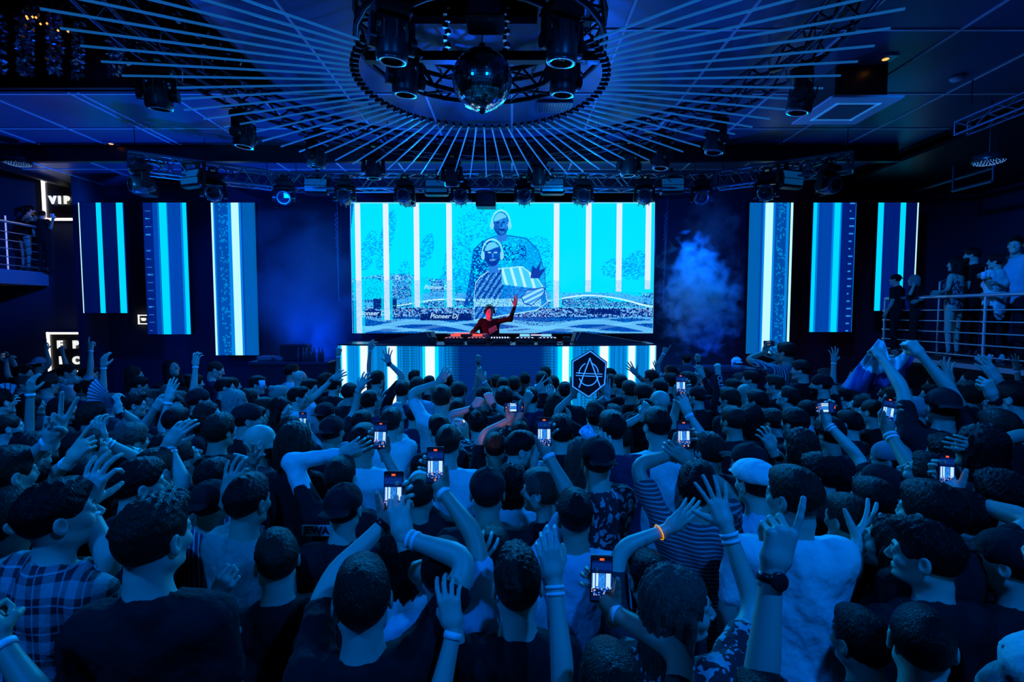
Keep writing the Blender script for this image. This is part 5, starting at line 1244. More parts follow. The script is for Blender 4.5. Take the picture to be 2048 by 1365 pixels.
C(112, 1040, 'man in plaid shirt with raised snapping hand at lower left', D=1.85, yaw=82, byaw=55, pitch=8, hair='fade', top='plaid', arms=[A('L', 206, 972, 'pinch', e=(228, 1100), band=('white2', W), f=(196, 940))])
C(425, 962, None, D=2.6, hair='curly', top='stripes')
C(420, 1010, 'person in striped shirt bending between two raised arms', D=2.35, st=.93, hair='cap_back', top='stripes', arms=[A('R', 443, 966, 'relax', e=(390, 1010), band='beads')])
C(493, 1010, 'man with earring and pale t-shirt raising an arm with orange band', D=2.3, hair='fade', top='olive', yaw=40, arms=[A('L', 463, 958, 'pinch', e=(452, 1100), band='orange', f=(470, 930))])
C(305, 1085, 'person with wavy quiff and bare neck in black t-shirt at lower left', D=1.62, st=1.0, hair='quiff', hc='brown', yaw=45, byaw=25, top='black')
C(430, 1275, None, D=1.65, st=.86, hair='short', top='black', arms=[A('R', 427, 1152, 'fist', e=(455, 1260), band=W, dd=.0)])
C(553, 1128, 'short-haired man in black t-shirt seen from behind at lower left', D=1.74, hair='fade', hc='brown', yaw=-8, byaw=5, top='black')
C(40, 1520, 'person with raised fist and white band at the lower left edge', D=1.15, hair='short', arms=[A('L', 12, 1225, 'fist', e=(55, 1400), band=W, dd=.15)], st=.92)
C(8, 1045, 'person with lifted face at the left edge beside the plaid shirt', D=1.95, yaw=80, pitch=30, hair='short', top='stripes')
# --- centre left
C(599, 758, 'bald man with glasses by the left end of the stage booth', D=6.9, yaw=70, hair='bald', glasses=True, top='black', beard=True)
C(617, 778, 'short-haired man beside the bald man with glasses', D=6.1, yaw=110, top='light')
C(556, 792, 'blond person with hair tied up near the left bar counter', D=5.6, yaw=60, hair='bun', hc='blond', female=True, top='black')
C(563, 820, 'dark-haired woman with face turned to the crowd', D=4.8, yaw=130, hair='long', female=True, top='black')
C(594, 797, 'man in white t-shirt looking right, with dark swept hair', D=5.0, yaw=85, hair='quiff', top='white', arms=[A('L', 676, 750, 'claw', e=(640, 795), f=(690, 742), band='black', dd=.3)])
C(527, 818, None, D=4.8, yaw=90)
C(508, 840, None, D=4.4, yaw=80)
C(668, 772, None, D=6.3, hair='curly')
C(581, 860, 'long dark-haired person filming with a phone, centre left', D=3.9, hair='long', female=True, arms=[PH('R', 612, 845, 'small phone with bright stripes held left of the centre', e=(640, 905), n=(0, -1, .05))])
C(650, 832, 'person with flat dark cap left of the waving arms', D=4.4, hair='cap_back', top='black', arms=[A('R', 725, 762, 'claw', e=(700, 830), f=(738, 745), dd=.2)])
C(698, 788, 'person with a glowing ring on the raised hand', D=5.6, hair='short', arms=[A('R', 708, 778, 'horns', e=(668, 815), f=(730, 762), band='black')])
C(754, 762, 'man with right arm waving high in front of the stage booth', D=6.2, st=1.05, hair='short', top='black', arms=[A('R', 777, 714, 'open', e=(803, 752), f=(774, 700), band='black')], bulk=1.1)
C(738, 806, 'person with a raised hand over the head, centre left', D=4.9, top='navy', arms=[A('R', 752, 798, 'relax', e=(760, 850), band=W)])
C(804, 784, 'short-haired person with glasses facing the booth', D=5.7, yaw=20, glasses=True, top='navy')
C(834, 776, 'curly-topped person in pale shirt before the booth', D=5.9, hair='curly', top='light')
C(858, 770, None, D=6.6)
C(893, 766, 'broad-haired person before the grey centre of the booth', D=6.0, hair='short', st=1.03)
C(883, 800, 'man in white t-shirt with bent arm raised left of the booth centre', D=4.6, top='white', hair='short', arms=[A('L', 882, 750, 'pinch', e=(846, 795), f=(895, 742), dd=.25)])
C(664, 866, 'person with round dark cap, centre left', D=3.7, hair='cap_back', top='black')
C(723, 850, None, D=4.1, hair='short', top='grey')
C(782, 848, 'person in white t-shirt with raised fist and white band', D=3.9, hair='short', top='white', arms=[A('R', 797, 812, 'fist', e=(810, 880), f=(786, 798), band=W)])
C(589, 888, 'woman with wavy shoulder-length hair, centre left', D=3.1, hair='bob', hc='brown', female=True, top='black')
C(726, 888, 'dark-haired man in white t-shirt beside the long white sleeve', D=3.05, hair='short', top='white')
C(680, 960, 'man in black t-shirt over long white sleeves, arm bent over head', D=2.45, hair='short', top='black', sleeves='mix', arms=[A('L', 694, 882, 'relax', e=(586, 930), f=(722, 890), dd=.12)])
C(878, 862, 'person with glasses and dark hair behind the pale t-shirt man', D=3.8, hair='short', glasses=True, yaw=-25)
C(896, 892, 'man with shaved sides in pale t-shirt, centre', D=3.2, hair='fade', hc='brown', top='white', bulk=1.12, skin=0)
C(840, 992, 'short-haired person holding a phone above the head, centre', D=2.5, hair='buzz', arms=[PH('R', 769, 882, 'phone filming the stage, held above the swept-haired heads', e=(812, 985), dd=.35, roll=2)])
C(687, 1022, 'person with shiny black cap in black t-shirt', D=2.2, hair='cap_back', top='black')
C(803, 1105, 'long-haired person in white top between the two raised arms', D=1.95, st=.97, hair='long', hc='black', top='white', female=True)
C(725, 1205, 'man in black t-shirt at the bottom filming with both hands', D=1.47, st=1.0, hair='short', top='black', yaw=0, byaw=0, arms=[PH('L', 773, 1003, 'large phone held with both hands at the lower centre', e=(640, 1190), dd=.38, band='black', roll=0), A('R', 803, 1030, 'hold', e=(885, 1150), dd=.34, band=('white2',), f=(793, 1000))])
C(886, 1150, 'person with pale sleeves holding up a phone, lower centre', D=1.85, st=.93, top='light', hair='short', arms=[PH('R', 883, 947, 'phone with dark blue picture held above the pale t-shirt man', e=(938, 1080), dd=.30, band=W)])
C(905, 1500, None, D=1.25, st=.83, hair='short', arms=[A('R', 896, 1210, 'relax', e=(925, 1400), f=(890, 1160), band=W, dd=.3)])
# --- centre
C(916, 786, None, D=5.4, hair='short')
C(914, 822, None, D=4.6, hair='short')
C(967, 796, 'person with straight arm and loose fist in front of the booth', D=5.2, arms=[A('L', 973, 749, 'relax', e=(962, 785), band=W)])
C(993, 768, None, D=6.6, hair='curly'); C(1006, 776, None, D=6.2, hair='short')
C(1050, 762, 'dark-haired person standing tallest before the booth centre', D=6.6, st=1.04, hair='buzz', skin=2)
C(1028, 772, None, D=6.3, hair='curly'); C(1008, 800, 'person with broad dark hair below the booth centre', D=4.9, hair='curly')
C(1084, 764, 'person making a two-finger sign before the booth', D=6.2, arms=[A('R', 1096, 757, 'two', e=(1105, 785))])
C(1107, 770, None, D=6.5); C(1131, 786, None, D=5.6, hair='short')
C(1062, 798, 'person with raised two fingers, centre', D=5.2, top='navy', arms=[A('R', 1066, 768, 'two', e=(1050, 800))])
C(1040, 872, 'brown-armed person with thumb out, lit warm', D=4.0, skin=1, hair='short', arms=[A('R', 1047, 790, 'thumb', e=(1052, 860), pn=(0, 1, 0))])
C(956, 850, 'dark-haired person in zebra-print shirt with both bare arms raised', D=4.0, top='zebra', hair='curly', arms=[A('L', 953, 799, 'fist', e=(904, 852), band='black', f=(962, 795), pn=(.3, .8, 0)), A('R', 984, 791, 'fist', e=(1016, 845), f=(974, 785), band='black')])
C(990, 900, 'person in dark t-shirt holding a sideways phone, centre', D=3.5, hair='fade', arms=[PH('L', 1019, 822, 'sideways phone held in the centre of the crowd', e=(968, 885), roll=90, dd=.2)])
C(1109, 812, 'person with long black hair and a limp raised hand', D=4.7, hair='bob', female=True, arms=[A('L', 1112, 782, 'relax', e=(1135, 815), f=(1098, 780), band=W)])
C(1038, 902, 'man in profile looking right with hand by his face', D=3.0, hair='fade', yaw=75, pitch=-5, skin=0, arms=[A('R', 1072, 905, 'flat', e=(1085, 990), dd=-.05, band=W, pn=(.9, 0, 0), f=(1074, 870))])
C(1122, 866, 'person with spiky dark hair in the centre', D=3.4, hair='curly', top='black')
C(975, 990, 'man with black cap bearing a small hexagon emblem', D=2.35, st=1.0, hair='cap', yaw=0, byaw=0, top='black', bulk=1.12, seed=5)
C(1022, 965, 'dark-haired person in pale t-shirt right of the emblem cap', D=2.75, hair='bob', top='white')
C(1086, 985, 'person with brown hair tied back, head turned left', D=2.4, hair='ponytail', hc='light', yaw=-70, female=True, top='black')
C(1162, 915, 'person with long red-brown hair in the centre right', D=2.95, hair='long', hc='light', female=True, top='black')
C(1150, 1038, 'man in pale v-neck t-shirt with phone arm raised', D=2.25, hair='fade', top='light', arms=[PH('L', 1095, 880, 'phone with bright picture above the crowd, right of centre', e=(1160, 985), dd=.25, band=W)], bulk=1.08)
C(1035, 1178, 'man in black top with thick neck and combed hair, bottom centre', D=1.68, hair='quiff', hc='brown', yaw=-5, top='black')
C(985, 1110, None, D=1.95, st=.88, hair='short', top='ribbed', arms=[A('L', 955, 1118, 'claw', e=(915, 1170), f=(972, 1085), dd=-.1)])
C(1190, 1500, None, D=1.25, st=.84, hair='short', arms=[A('L', 1110, 1090, 'relax', e=(1175, 1210), f=(1085, 1050), band='white2', dd=.25)])
C(1222, 1400, 'person with tousled hair filming at the bottom centre', D=1.15, hair='short', hc='brown', arms=[PH('R', 1224, 1180, 'large phone filming the stage at the bottom centre right', e=(1345, 1330), dd=.42, band=W, roll=2)])
# --- sign holder
C(1190, 828, 'curly-haired person holding up the hexagonal sign', D=4.3, hair='curly', top='black', yaw=0, byaw=0, arms=[A('L', 1146, 772, 'flat', e=(1134, 825), dd=.0, fix=1, band='beads', f=(1148, 752), nails=1, pn=(.3, 1, 0)), A('R', 1213, 776, 'flat', e=(1208, 820), dd=.0, fix=1, f=(1212, 757), band='white', nails=1)])
C(1222, 768, None, D=6.2); C(1241, 770, 'person with full dark hair right of the hexagonal sign', D=5.6, hair='short', st=1.0)
C(1259, 784, None, D=5.4); C(1225, 862, 'person with glasses and dark polo shirt, seen from behind', D=3.4, yaw=-30, glasses=True, hair='short', top='navy', bulk=1.1)
C(1193, 838, None, D=3.95, hair='curly')
C(1195, 925, 'man with shaved head in leaf-print shirt holding up a drink', D=2.65, hair='cap_back', top='floral', arms=[A('R', 1208, 890, 'hold', e=(1225, 1010), f=(1205, 865), band=('beads',), dd=.2)])
C(1303, 758, 'person with both arms raised at the right end of the booth', D=6.6, st=1.03, arms=[A('L', 1268, 738, 'open', e=(1282, 765), f=(1258, 732)), A('R', 1318, 738, 'flat', e=(1330, 765), f=(1312, 725), band=W)])
C(1343, 766, None, D=6.3, hair='curly'); C(1376, 765, 'curly-haired person right of the booth', D=6.0, hair='curly')
C(1287, 792, None, D=5.2, hair='curly'); C(1320, 780, None, D=5.7)
C(1320, 806, 'bald person looking left in front of the booth end', D=4.9, yaw=-60, hair='bald', top='black')
C(1315, 856, 'person with tall dark hair in pale t-shirt, arm crossing right', D=3.55, st=1.0, hair='fade', top='white', arms=[])
C(1269, 860, None, D=3.6, hair='long', female=True)
C(1244, 880, 'person with stretched arm and closed fist pointing right', D=3.6, hair='short', arms=[A('R', 1285, 812, 'fist', e=(1245, 860), f=(1300, 806))])
C(1396, 795, 'person with rounded cap right of the booth', D=5.2, hair='cap_back')
C(1343, 890, 'person with beaded wrist filming high with a small phone', D=3.5, hair='short', arms=[PH('L', 1357, 778, 'small phone held highest right of the hexagonal sign', e=(1343, 850), dd=.4, band='beads')])
C(1421, 905, 'person with full dark hair and one banded arm raised', D=3.1, hair='curly', top='black', arms=[A('L', 1375, 808, 'hold', e=(1400, 880), band=W, f=(1362, 790), dd=.3)])
C(1394, 980, 'person with round dark hair filming with both hands, right of centre', D=2.5, hair='curly', top='knit', yaw=0, byaw=0, arms=[PH('L', 1350, 880, 'phone with yellow tinge held with both hands right of centre', e=(1283, 960), dd=.3, band=()), A('R', 1367, 898, 'hold', e=(1440, 990), band=W, dd=.3)])
C(1300, 1165, None, D=1.75, st=.95, hair='short', top='charcoal', arms=[A('L', 1352, 1028, 'flat', e=(1238, 1110), band=('yellow',), f=(1392, 1010), dd=.2)])
C(1355, 1218, 'blond long-haired woman in leaf-print shirt with raised open hand', D=1.55, st=1.0, hair='long', hc='light', female=True, yaw=72, byaw=15, top='floral', arms=[A('R', 1455, 1010, 'open', e=(1500, 1190), band='white2', dd=.25)])
# --- right side
C(1437, 805, 'person in long dark sleeve with lettering, fist raised', D=5.4, hair='short', sleeves='long', top='black', arms=[A('L', 1437, 734, 'fist', e=(1440, 775)), A('R', 1400, 742, 'claw', e=(1400, 785))])
C(1490, 790, 'bald man looking down in the right crowd', D=5.2, yaw=-40, pitch=-20, hair='bald', beard=True, top='charcoal')
C(1460, 800, None, D=4.9, hair='curly', yaw=-60); C(1467, 778, None, D=5.9, yaw=-60); C(1503, 761, 'short-haired person in profile looking left', D=6.3, yaw=-80, hair='short', top='light')
C(1467, 845, None, D=4.0, hair='short'); C(1500, 838, None, D=4.2, hair='long', female=True); C(1516, 806, 'person with glasses in dark clothes, right crowd', D=4.9, yaw=-60, glasses=True)
C(1498, 932, 'person with black cap turned left, right crowd', D=2.9, hair='cap', yaw=-50)
C(1573, 707, 'tall man in striped shirt filming above everyone at right', D=6.6, st=1.19, yaw=-60, byaw=-30, hair='short', top='stripes', arms=[A('R', 1550, 715, 'open', e=(1570, 745), f=(1538, 705)), PH('L', 1530, 692, 'sideways phone raised before the right LED column', e=(1515, 725), roll=90, dark=True)])
C(1604, 743, 'man with cap in profile looking left beside the striped shirt', D=6.3, st=1.05, yaw=-75, hair='fade', top='black', arms=[PH('L', 1582, 752, 'small upright phone below the striped shirt man', e=(1590, 790), roll=0)])
C(1552, 773, 'smiling man with glasses looking left, right crowd', D=5.8, yaw=-70, glasses=True, hair='quiff', top='black')
C(1578, 797, 'man with chin up and bead necklace, right crowd', D=5.2, yaw=-70, pitch=20, hair='short', top='charcoal')
C(1614, 824, None, D=4.7, hair='buzz', yaw=-50, top='ribbed'); C(1548, 845, None, D=4.3, hair='curly'); C(1591, 848, None, D=4.2, hair='curly')
C(1644, 772, 'person with cap and cocked head looking left near the flag', D=5.6, st=1.03, yaw=-80, hair='cap_back', top='black', beard=True)
C(1602, 892, 'person with wavy dark hair looking left, right crowd', D=3.4, hair='bob', yaw=-55, arms=[A('L', 1534, 880, 'claw', e=(1575, 950), f=(1522, 848), band=W, dd=.1)])
C(1512, 972, 'person in pale flat cap turned left', D=2.6, hair='flat_cap', hat='white', yaw=-40, top='light')
C(1644, 952, 'man with curly quiff in profile looking left', D=2.6, hair='curly', yaw=-75, top='black')
C(1782, 924, 'person with pale cap looking left above the glasses wearer', D=2.95, hair='cap_back', hat='grey', yaw=-80, glasses=True, arms=[PH('L', 1655, 826, 'sideways phone with bright picture in the right crowd', e=(1745, 925), roll=90, band='white2', dd=.35)])
C(1760, 975, 'person with glasses looking up to the left, right crowd', D=2.45, yaw=-78, pitch=22, glasses=True, hair='cap_back', top='black')
C(1722, 818, 'bearded person looking up near the flag', D=4.7, yaw=-70, pitch=28, beard=True); C(1745, 826, None, D=4.4, yaw=-60, hair='buzz')
C(1700, 850, None, D=4.1, hair='short'); C(1660, 870, None, D=3.8, hair='curly', yaw=-50)
C(1808, 800, 'person bending in a white t-shirt beyond the tilted phone', D=4.9, st=.97, hair='short', top='white', yaw=-80, lean=.1)
C(1832, 822, None, D=4.5, hair='curly', hc='grey', yaw=-80)
C(1822, 868, 'short-haired man with collar looking left, right crowd', D=3.6, yaw=-80, hair='fade', top='light')
C(1858, 958, 'large man looking up to the left with open mouth and earring', D=2.35, yaw=-82, pitch=25, hair='short', top='black', bulk=1.15, arms=[PH('L', 1777, 836, 'tilted phone with violet picture in the right crowd', e=(1850, 920), dd=.5, roll=12, band='white2')])
C(1868, 1035, None, D=1.95, st=.95, yaw=-60, arms=[PH('R', 1911, 962, 'phone in front of the large man at right', e=(1930, 1060), roll=4)])
C(1885, 818, 'tall person in black holding up the two-coloured flag', D=3.5, st=1.08, hair='cap_back', top='black', yaw=-25, byaw=-15, bulk=1.1, arms=[A('L', 1757, 698, 'fist', e=(1800, 762), dd=.55), A('R', 1828, 688, 'fist', e=(1880, 745), dd=.5)])
C(1939, 795, 'person framed by own raised hands, below the platform', D=4.3, st=1.1, yaw=-40, hair='short', arms=[A('R', 1980, 778, 'hold', e=(1990, 840)), A('L', 1901, 746, 'open', e=(1905, 800), pn=(.2, -1, 0), f=(1893, 730), dd=.1)])
C(1944, 850, 'person with glasses and pale collar looking left at the right edge', D=3.6, yaw=-78, glasses=True, top='light', hair='bob')
C(2030, 800, 'person at the right edge with reaching hand', D=3.7, st=1.08, yaw=-70, top='stripes', arms=[A('L', 1995, 742, 'flat', e=(2030, 800), f=(1978, 738), band=W)])
C(2000, 862, None, D=3.3, hair='short', yaw=-60, arms=[A('L', 1990, 772, 'point', e=(1995, 850), band='black')])
C(1896, 910, None, D=3.0, hair='curly'); C(1962, 898, 'person with bare shoulder and arm over the head', D=2.9, hair='long', female=True, arms=[A('R', 1950, 868, 'relax', e=(2010, 880), f=(1935, 890), dd=.0)])
C(1588, 1000, 'dark-haired man in white t-shirt with lit watch hand, lower right', D=1.95, hair='short', yaw=-55, byaw=-10, top='white', bulk=1.08, arms=[A('R', 1735, 1080, 'open', e=(1690, 1150), f=(1742, 1050), band='beads', dd=.05)])
C(1545, 1480, None, D=1.1, st=.8, hair='short', arms=[A('L', 1560, 1075, 'point', e=(1550, 1340), f=(1582, 1000), band='black', dd=.15)])
C(1856, 1118, 'man with shaved sides in dark t-shirt looking left, lower right', D=1.6, hair='quiff', yaw=-82, byaw=-45, top='black')
C(1790, 1092, 'long-haired woman in profile behind the shaved-sided man', D=1.95, hair='long', hc='brown', female=True, yaw=-85, pitch=8, top='black')
C(1845, 1292, 'buzz-cut person with glasses at the bottom right', D=1.42, hair='buzz', glasses=True, yaw=-12, top='black')
C(2022, 1130, 'person with black cap looking left at the right edge', D=1.9, hair='cap', yaw=-78, top='black')
C(2180, 1130, 'person in dotted shirt at the lower right corner', D=1.3, st=.94, hair='bob', female=True, top='dots', yaw=-60)
C(1750, 1010, None, D=2.15, hair='short', top='navy'); C(2008, 1000, None, D=2.2, hair='curly', yaw=-70)
C(1700, 1045, None, D=2.15, hair='short'); C(1930, 1040, None, D=2.2, hair='short', yaw=-70)
C(1725, 1290, None, D=1.5, st=.88, hair='short')
# --- quiet filler heads between the people listed above
def slope(x, y): q = P(x, y, 1.0); return HC - q.z
for c in CR:
    if c['D'] is None: c['D'] = (HC - 1.635 * c['st']) / slope(c['x'], c['y'])
    p = P(c['x'], c['y'], c['D']); c['z'] = p.z; c['D0'] = c['D']
NAMED = len(CR)
occ = [(P(c['x'], c['y'], c['D']).x, c['D']) for c in CR]
r2 = random.Random(4)
tries = 0
while tries < 6000 and len(CR) < 232:
    tries += 1; D = 2.7 + 4.6 * r2.random() ** .8; X = r2.uniform(-1.05, 1.05) * D
    if X > 6.4 or X < -6.9 or (D > 7.2 and -3.2 < X < 3): continue
    if min((X - a) ** 2 + (D - b) ** 2 for a, b in occ) < .43 ** 2: continue
    zz = r2.uniform(1.44, 1.64); t = (zz - HC) / D
    yy = CY; lo_, hi_ = 600, 1500
    for _ in range(30):
        mid = (lo_ + hi_) / 2
        if P(CX, mid, D).z > zz: lo_ = mid
        else: hi_ = mid
    q = P(CX + 100, mid, D).x / 100; xx = CX + X / q
    if abs(xx - 1177) < 45 and mid > 790: continue
    if abs(xx - 973) < 30 and mid < 770: continue
    occ.append((X, D)); h = r2.choice(['short', 'short', 'fade', 'short', 'curly', 'long', 'bob', 'quiff', 'buzz', 'ponytail'])
    kw = dict(hair=h, hc=r2.choice(['black', 'black', 'brown', 'black', 'light']), female=h in ('long', 'bob', 'ponytail'), top=r2.choice(['black', 'black', 'navy', 'charcoal', 'black', 'grey', 'white', 'light']))
    ar = []
    if r2.random() < .26 and D > 3.0:
        hy = P(CX, mid, D); hz = r2.uniform(1.95, 2.12); 
        ya, yb = 500, mid
        for _ in range(30):
            m2 = (ya + yb) / 2
            if P(CX, m2, D).z > hz: ya = m2
            else: yb = m2
        s_ = r2.choice('LR'); ar = [A(s_, xx + (1 if s_ == 'R' else -1) * r2.uniform(.05, .25) * FPX / D, m2, r2.choice(['open', 'fist', 'relax', 'point', 'claw']), band=r2.choice(['white', 'white', 'white', 'black']))]
    CR.append(dict(x=xx, y=mid, lab=None, D=D, st=zz / 1.635, arms=ar, kw=kw, z=zz, fill=True))
# push bodies apart along their own sight lines
for it in range(60):
    mv = 0
    for i in range(len(CR)):
        for j in range(i + 1, len(CR)):
            a, b = CR[i], CR[j]
            if abs(a['D'] - b['D']) > .4: continue
            pa, pb = P(a['x'], a['y'], a['D']), P(b['x'], b['y'], b['D']); d = math.hypot(pa.x - pb.x, pa.y - pb.y)
            if d < .40:
                s = (.40 - d) * .3 + .005; s = s if pa.y > pb.y or (pa.y == pb.y and i > j) else -s
                for c, q in ((a, s), (b, -s)):
                    nd = c['D'] + q; nz = P(c['x'], c['y'], nd).z
                    if c.get('D0') and abs(nd - c['D0']) > .07 * c['D0']: continue
                    if 1.33 < nz < 1.86 or abs(nz - 1.6) < abs(c['z'] - 1.6): c['D'] = nd; c['z'] = nz; mv += 1
    if not mv: break
# labels for the people nobody singled out above: look + the nearest landmark
LM = [(1177, 745, 'the hexagonal sign'), (1755, 740, 'the two-coloured flag'), (208, 800, 'the open folding fan'), (777, 714, 'the high waving arm'), (773, 1003, 'the largest central phone'), (1224, 1180, 'the bottom phone'),
      (519, 886, 'the bald bearded man'), (112, 1040, 'the man in plaid'), (975, 985, 'the emblem cap'), (1588, 1000, 'the white-shirted man'), (1355, 1218, 'the blond woman'), (1573, 707, 'the tall filmer'),
      (956, 850, 'the zebra-print shirt'), (1394, 980, 'the two-handed filmer'), (1858, 958, 'the upward-looking man'), (725, 1205, 'the bottom filmer'), (1208, 890, 'the raised drink'), (96, 772, 'the pointing man'), (680, 960, 'the bent white sleeve'), (343, 738, 'the tall woman'), (463, 958, 'the orange wristband'), (1350, 1040, 'the yellow bracelet')]
HN = dict(short='short-haired', fade='shaved-sided', curly='curly-haired', long='long-haired', bob='bob-haired', quiff='quiff-haired', buzz='buzz-cut', ponytail='ponytailed', bald='bald', cap='capped', cap_back='capped', flat_cap='flat-capped', bun='bun-haired', afro='curly-haired')
TN = dict(black='black top', navy='navy top', charcoal='dark grey top', grey='grey t-shirt', white='white t-shirt', light='pale t-shirt', stripes='striped shirt', ribbed='ribbed pale shirt', knit='knit shirt', olive='olive top')
seen = {}
def direction(dx, dy):
    if abs(dx) < .35 * abs(dy): return 'below' if dy > 0 else 'above'
    if abs(dy) < .35 * abs(dx): return 'right of' if dx > 0 else 'left of'
    return ('lower ' if dy > 0 else 'upper ') + ('right of' if dx > 0 else 'left of')
for c in sorted(CR, key=lambda c: -c['D']):
    if c['lab']: continue
    kw = c['kw']; l = min(LM, key=lambda l: (l[0] - c['x']) ** 2 + 1.5 * (l[1] - c['y']) ** 2); dx, dy = c['x'] - l[0], c['y'] - l[1]; dist = math.hypot(dx, dy)
    arm = ', arm up' if c['arms'] else ''
    base_ = '%s person in %s%s, %s %s %s' % (HN[kw.get('hair', 'short')], TN.get(kw.get('top', 'black'), 'dark top'), arm, 'close' if dist < 70 else 'well' if dist > 150 else 'just', direction(dx, dy), l[2])
    seen.setdefault(base_, []).append(c); c['lab'] = base_
for k, v in seen.items():
    if len(v) > 1:
        v.sort(key=lambda c: -c['D'])
        for i, c in enumerate(v): c['lab'] = k + (', ' + ['farthest back', 'next nearer', 'third back', 'fourth back', 'fifth back'][min(i, 4)] if i < len(v) - 1 else ', nearest of them')
OUT = {}
for i, c in enumerate(CR):
    kw = dict(c['kw']); kw.setdefault('seed', i); kw.setdefault('skin', [0, 0, 0, 1][i % 4]); kw.setdefault('bulk', .95 + .1 * ((i * 37) % 10) / 10); kw.setdefault('hc', ['black', 'black', 'brown'][i % 3])
    if c['z'] > 2.0: kw['base'] = c['z'] - 1.7
    OUT[i] = person(x=c['x'], y=c['y'], D=c['D'], arms=c['arms'], label=c['lab'], group='crowd on the dance floor', **kw)
    OUT[c['lab']] = OUT[i]
    if c['z'] > 2.0: MB().box((OUT[i]['root'].location.x, OUT[i]['root'].location.y, kw['base'] / 2), (.5, .5, kw['base'])).build('riser', M_BLACK); tag(bpy.data.objects['riser'], 'black box the tall striped-shirt man stands on', 'box')
print('ARMS out of reach', [r for r in REPORT]); print('people', len(CR))

# ---------------------------------------------------------------- things held up in the crowd
CRD = {c['lab']: c['D'] for c in CR}
# hexagonal sign
D = 4.42; c = P(1176.5, 749.5, D); k = D / FPX
sg = empty('hexagon_sign', c, 0, 'black hexagonal sign with outlined letter A crossed by circle and double bar', 'sign'); sg.rotation_euler = (0, math.radians(4), 0)
pts = [(0, 51), (35.5, 28), (36, -18), (4, -48), (-32, -28), (-36, 26)]
pts = [(x * k, y * k) for x, y in pts]
RX = Matrix.Rotation(math.pi / 2, 4, 'X')
MB().prism([(x, y) for x, y in pts], 0, .015, RX).build('board', mat('sign_black', (.006, .006, .012), .4), sg)
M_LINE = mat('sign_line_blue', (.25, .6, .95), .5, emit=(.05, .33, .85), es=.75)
def line(mb_, a, b, w_, y=-.018): mb_.box(((a[0] + b[0]) / 2, y, (a[1] + b[1]) / 2), (math.hypot(b[0] - a[0], b[1] - a[1]) + w_ * .6, .004, w_), Matrix.Rotation(-math.atan2(b[1] - a[1], b[0] - a[0]), 4, 'Y'))
g = MB(); ins = [(x * .93, y * .93) for x, y in pts]
for i in range(6): line(g, ins[i], ins[(i + 1) % 6], .010)
g.build('border_line', M_LINE, sg)
g = MB(); 
for i in range(28):
    t0, t1 = 2 * math.pi * i / 28, 2 * math.pi * (i + 1) / 28
    if abs(math.degrees(t0) - 90) < 22 or any(abs(math.degrees(t0) - z) < 9 for z in (0, 180, 353, 187)): continue
    line(g, (19.5 * k * math.cos(t0), (1 + 23 * math.sin(t0)) * k), (19.5 * k * math.cos(t1), (1 + 23 * math.sin(t1)) * k), .008)
line(g, (-17 * k, -27 * k), (0, 33 * k), .010); line(g, (25 * k, -22 * k), (0, 33 * k), .010)
for dy in (2, -3):
    line(g, (-25 * k, dy * k), (-11 * k, dy * k), .0075); line(g, (-7 * k, dy * k), (13 * k, (dy + .7) * k), .0075); line(g, (17 * k, (dy + .7) * k), (27 * k, (dy + 1.2) * k), .0075)
g.build('emblem', M_LINE, sg)
# emblem on the cap, lettering on backs
def on_back(lab, s, x, y, size, D, m='print_pale'):
    q = P(x, y, D); o = text('shirt_lettering', s, size, (0, 0, 0), mat(m, (.5, .55, .6) if m == 'print_pale' else (.02, .02, .03), .7), None, bold=.0015); r = OUT[lab]['root']
    o.parent = r; o.matrix_world = Matrix.Translation(q) @ Matrix.Rotation(math.pi / 2, 4, 'X'); return o
L_ = 'man with black cap bearing a small hexagon emblem'
capo = OUT[L_]; r = capo['root']; q = P(975, 1000, 2.235); g = MB()
hx = [(.021 * math.cos(math.pi / 6 + i * math.pi / 3), .021 * math.sin(math.pi / 6 + i * math.pi / 3)) for i in range(6)]
for i in range(6): line(g, hx[i], hx[(i + 1) % 6], .0035, 0)
line(g, (-.008, -.010), (0, .012), .003, 0); line(g, (.008, -.010), (0, .012), .003, 0); line(g, (-.011, 0), (.011, 0), .003, 0)
o = g.build('cap_emblem', mat('print_white', (.8, .8, .8), .6), r); o.matrix_world = Matrix.Translation(q) @ Matrix.Rotation(.12, 4, 'X')
# folding fans
def fan(c, R, a0, a1, label, n=15, tilt=.1, facing=0.0):
    r = empty('folding_fan', c, 0, label, 'fan'); r.rotation_euler = (tilt, 0, facing); leaf = MB(); st_ = MB(); V = []; 
    for i in range(n * 2 + 1):
        t = a0 + (a1 - a0) * i / (2 * n); y = .006 if i % 2 else -.006
        V += [Vector((R * .42 * math.cos(t), y, R * .42 * math.sin(t))), Vector((R * math.cos(t), y, R * math.sin(t)))]
    F = [(2 * i, 2 * i + 1, 2 * i + 3, 2 * i + 2) for i in range(2 * n)]
    leaf.add(V, F); leaf.add([v + Vector((0, .0012, 0)) for v in V], [f[::-1] for f in F]); leaf.build('leaf', mat('fan_paper', (.6, .68, .75), .6), r)
    for i in range(n + 1):
        t = a0 + (a1 - a0) * i / n; st_.box((R * .5 * math.cos(t), -.007, R * .5 * math.sin(t)), (R * .98, .002, .007), Matrix.Rotation(-t, 4, 'Y'))
    st_.build('rib', mat('fan_rib', (.08, .1, .14), .5), r); return r
o = OUT['curly-haired person holding up a folding fan']['R']; fan(o['center'] + Vector((.02, -.03, .0)), .235, math.radians(122), math.radians(248), 'open pleated folding fan with dark ribs held up on the left')
o = OUT['person at the left edge holding a pale round fan']['R']; fan(o['center'], .20, math.radians(60), math.radians(250), 'pale patterned fan cut by the left edge of the photo', 12)
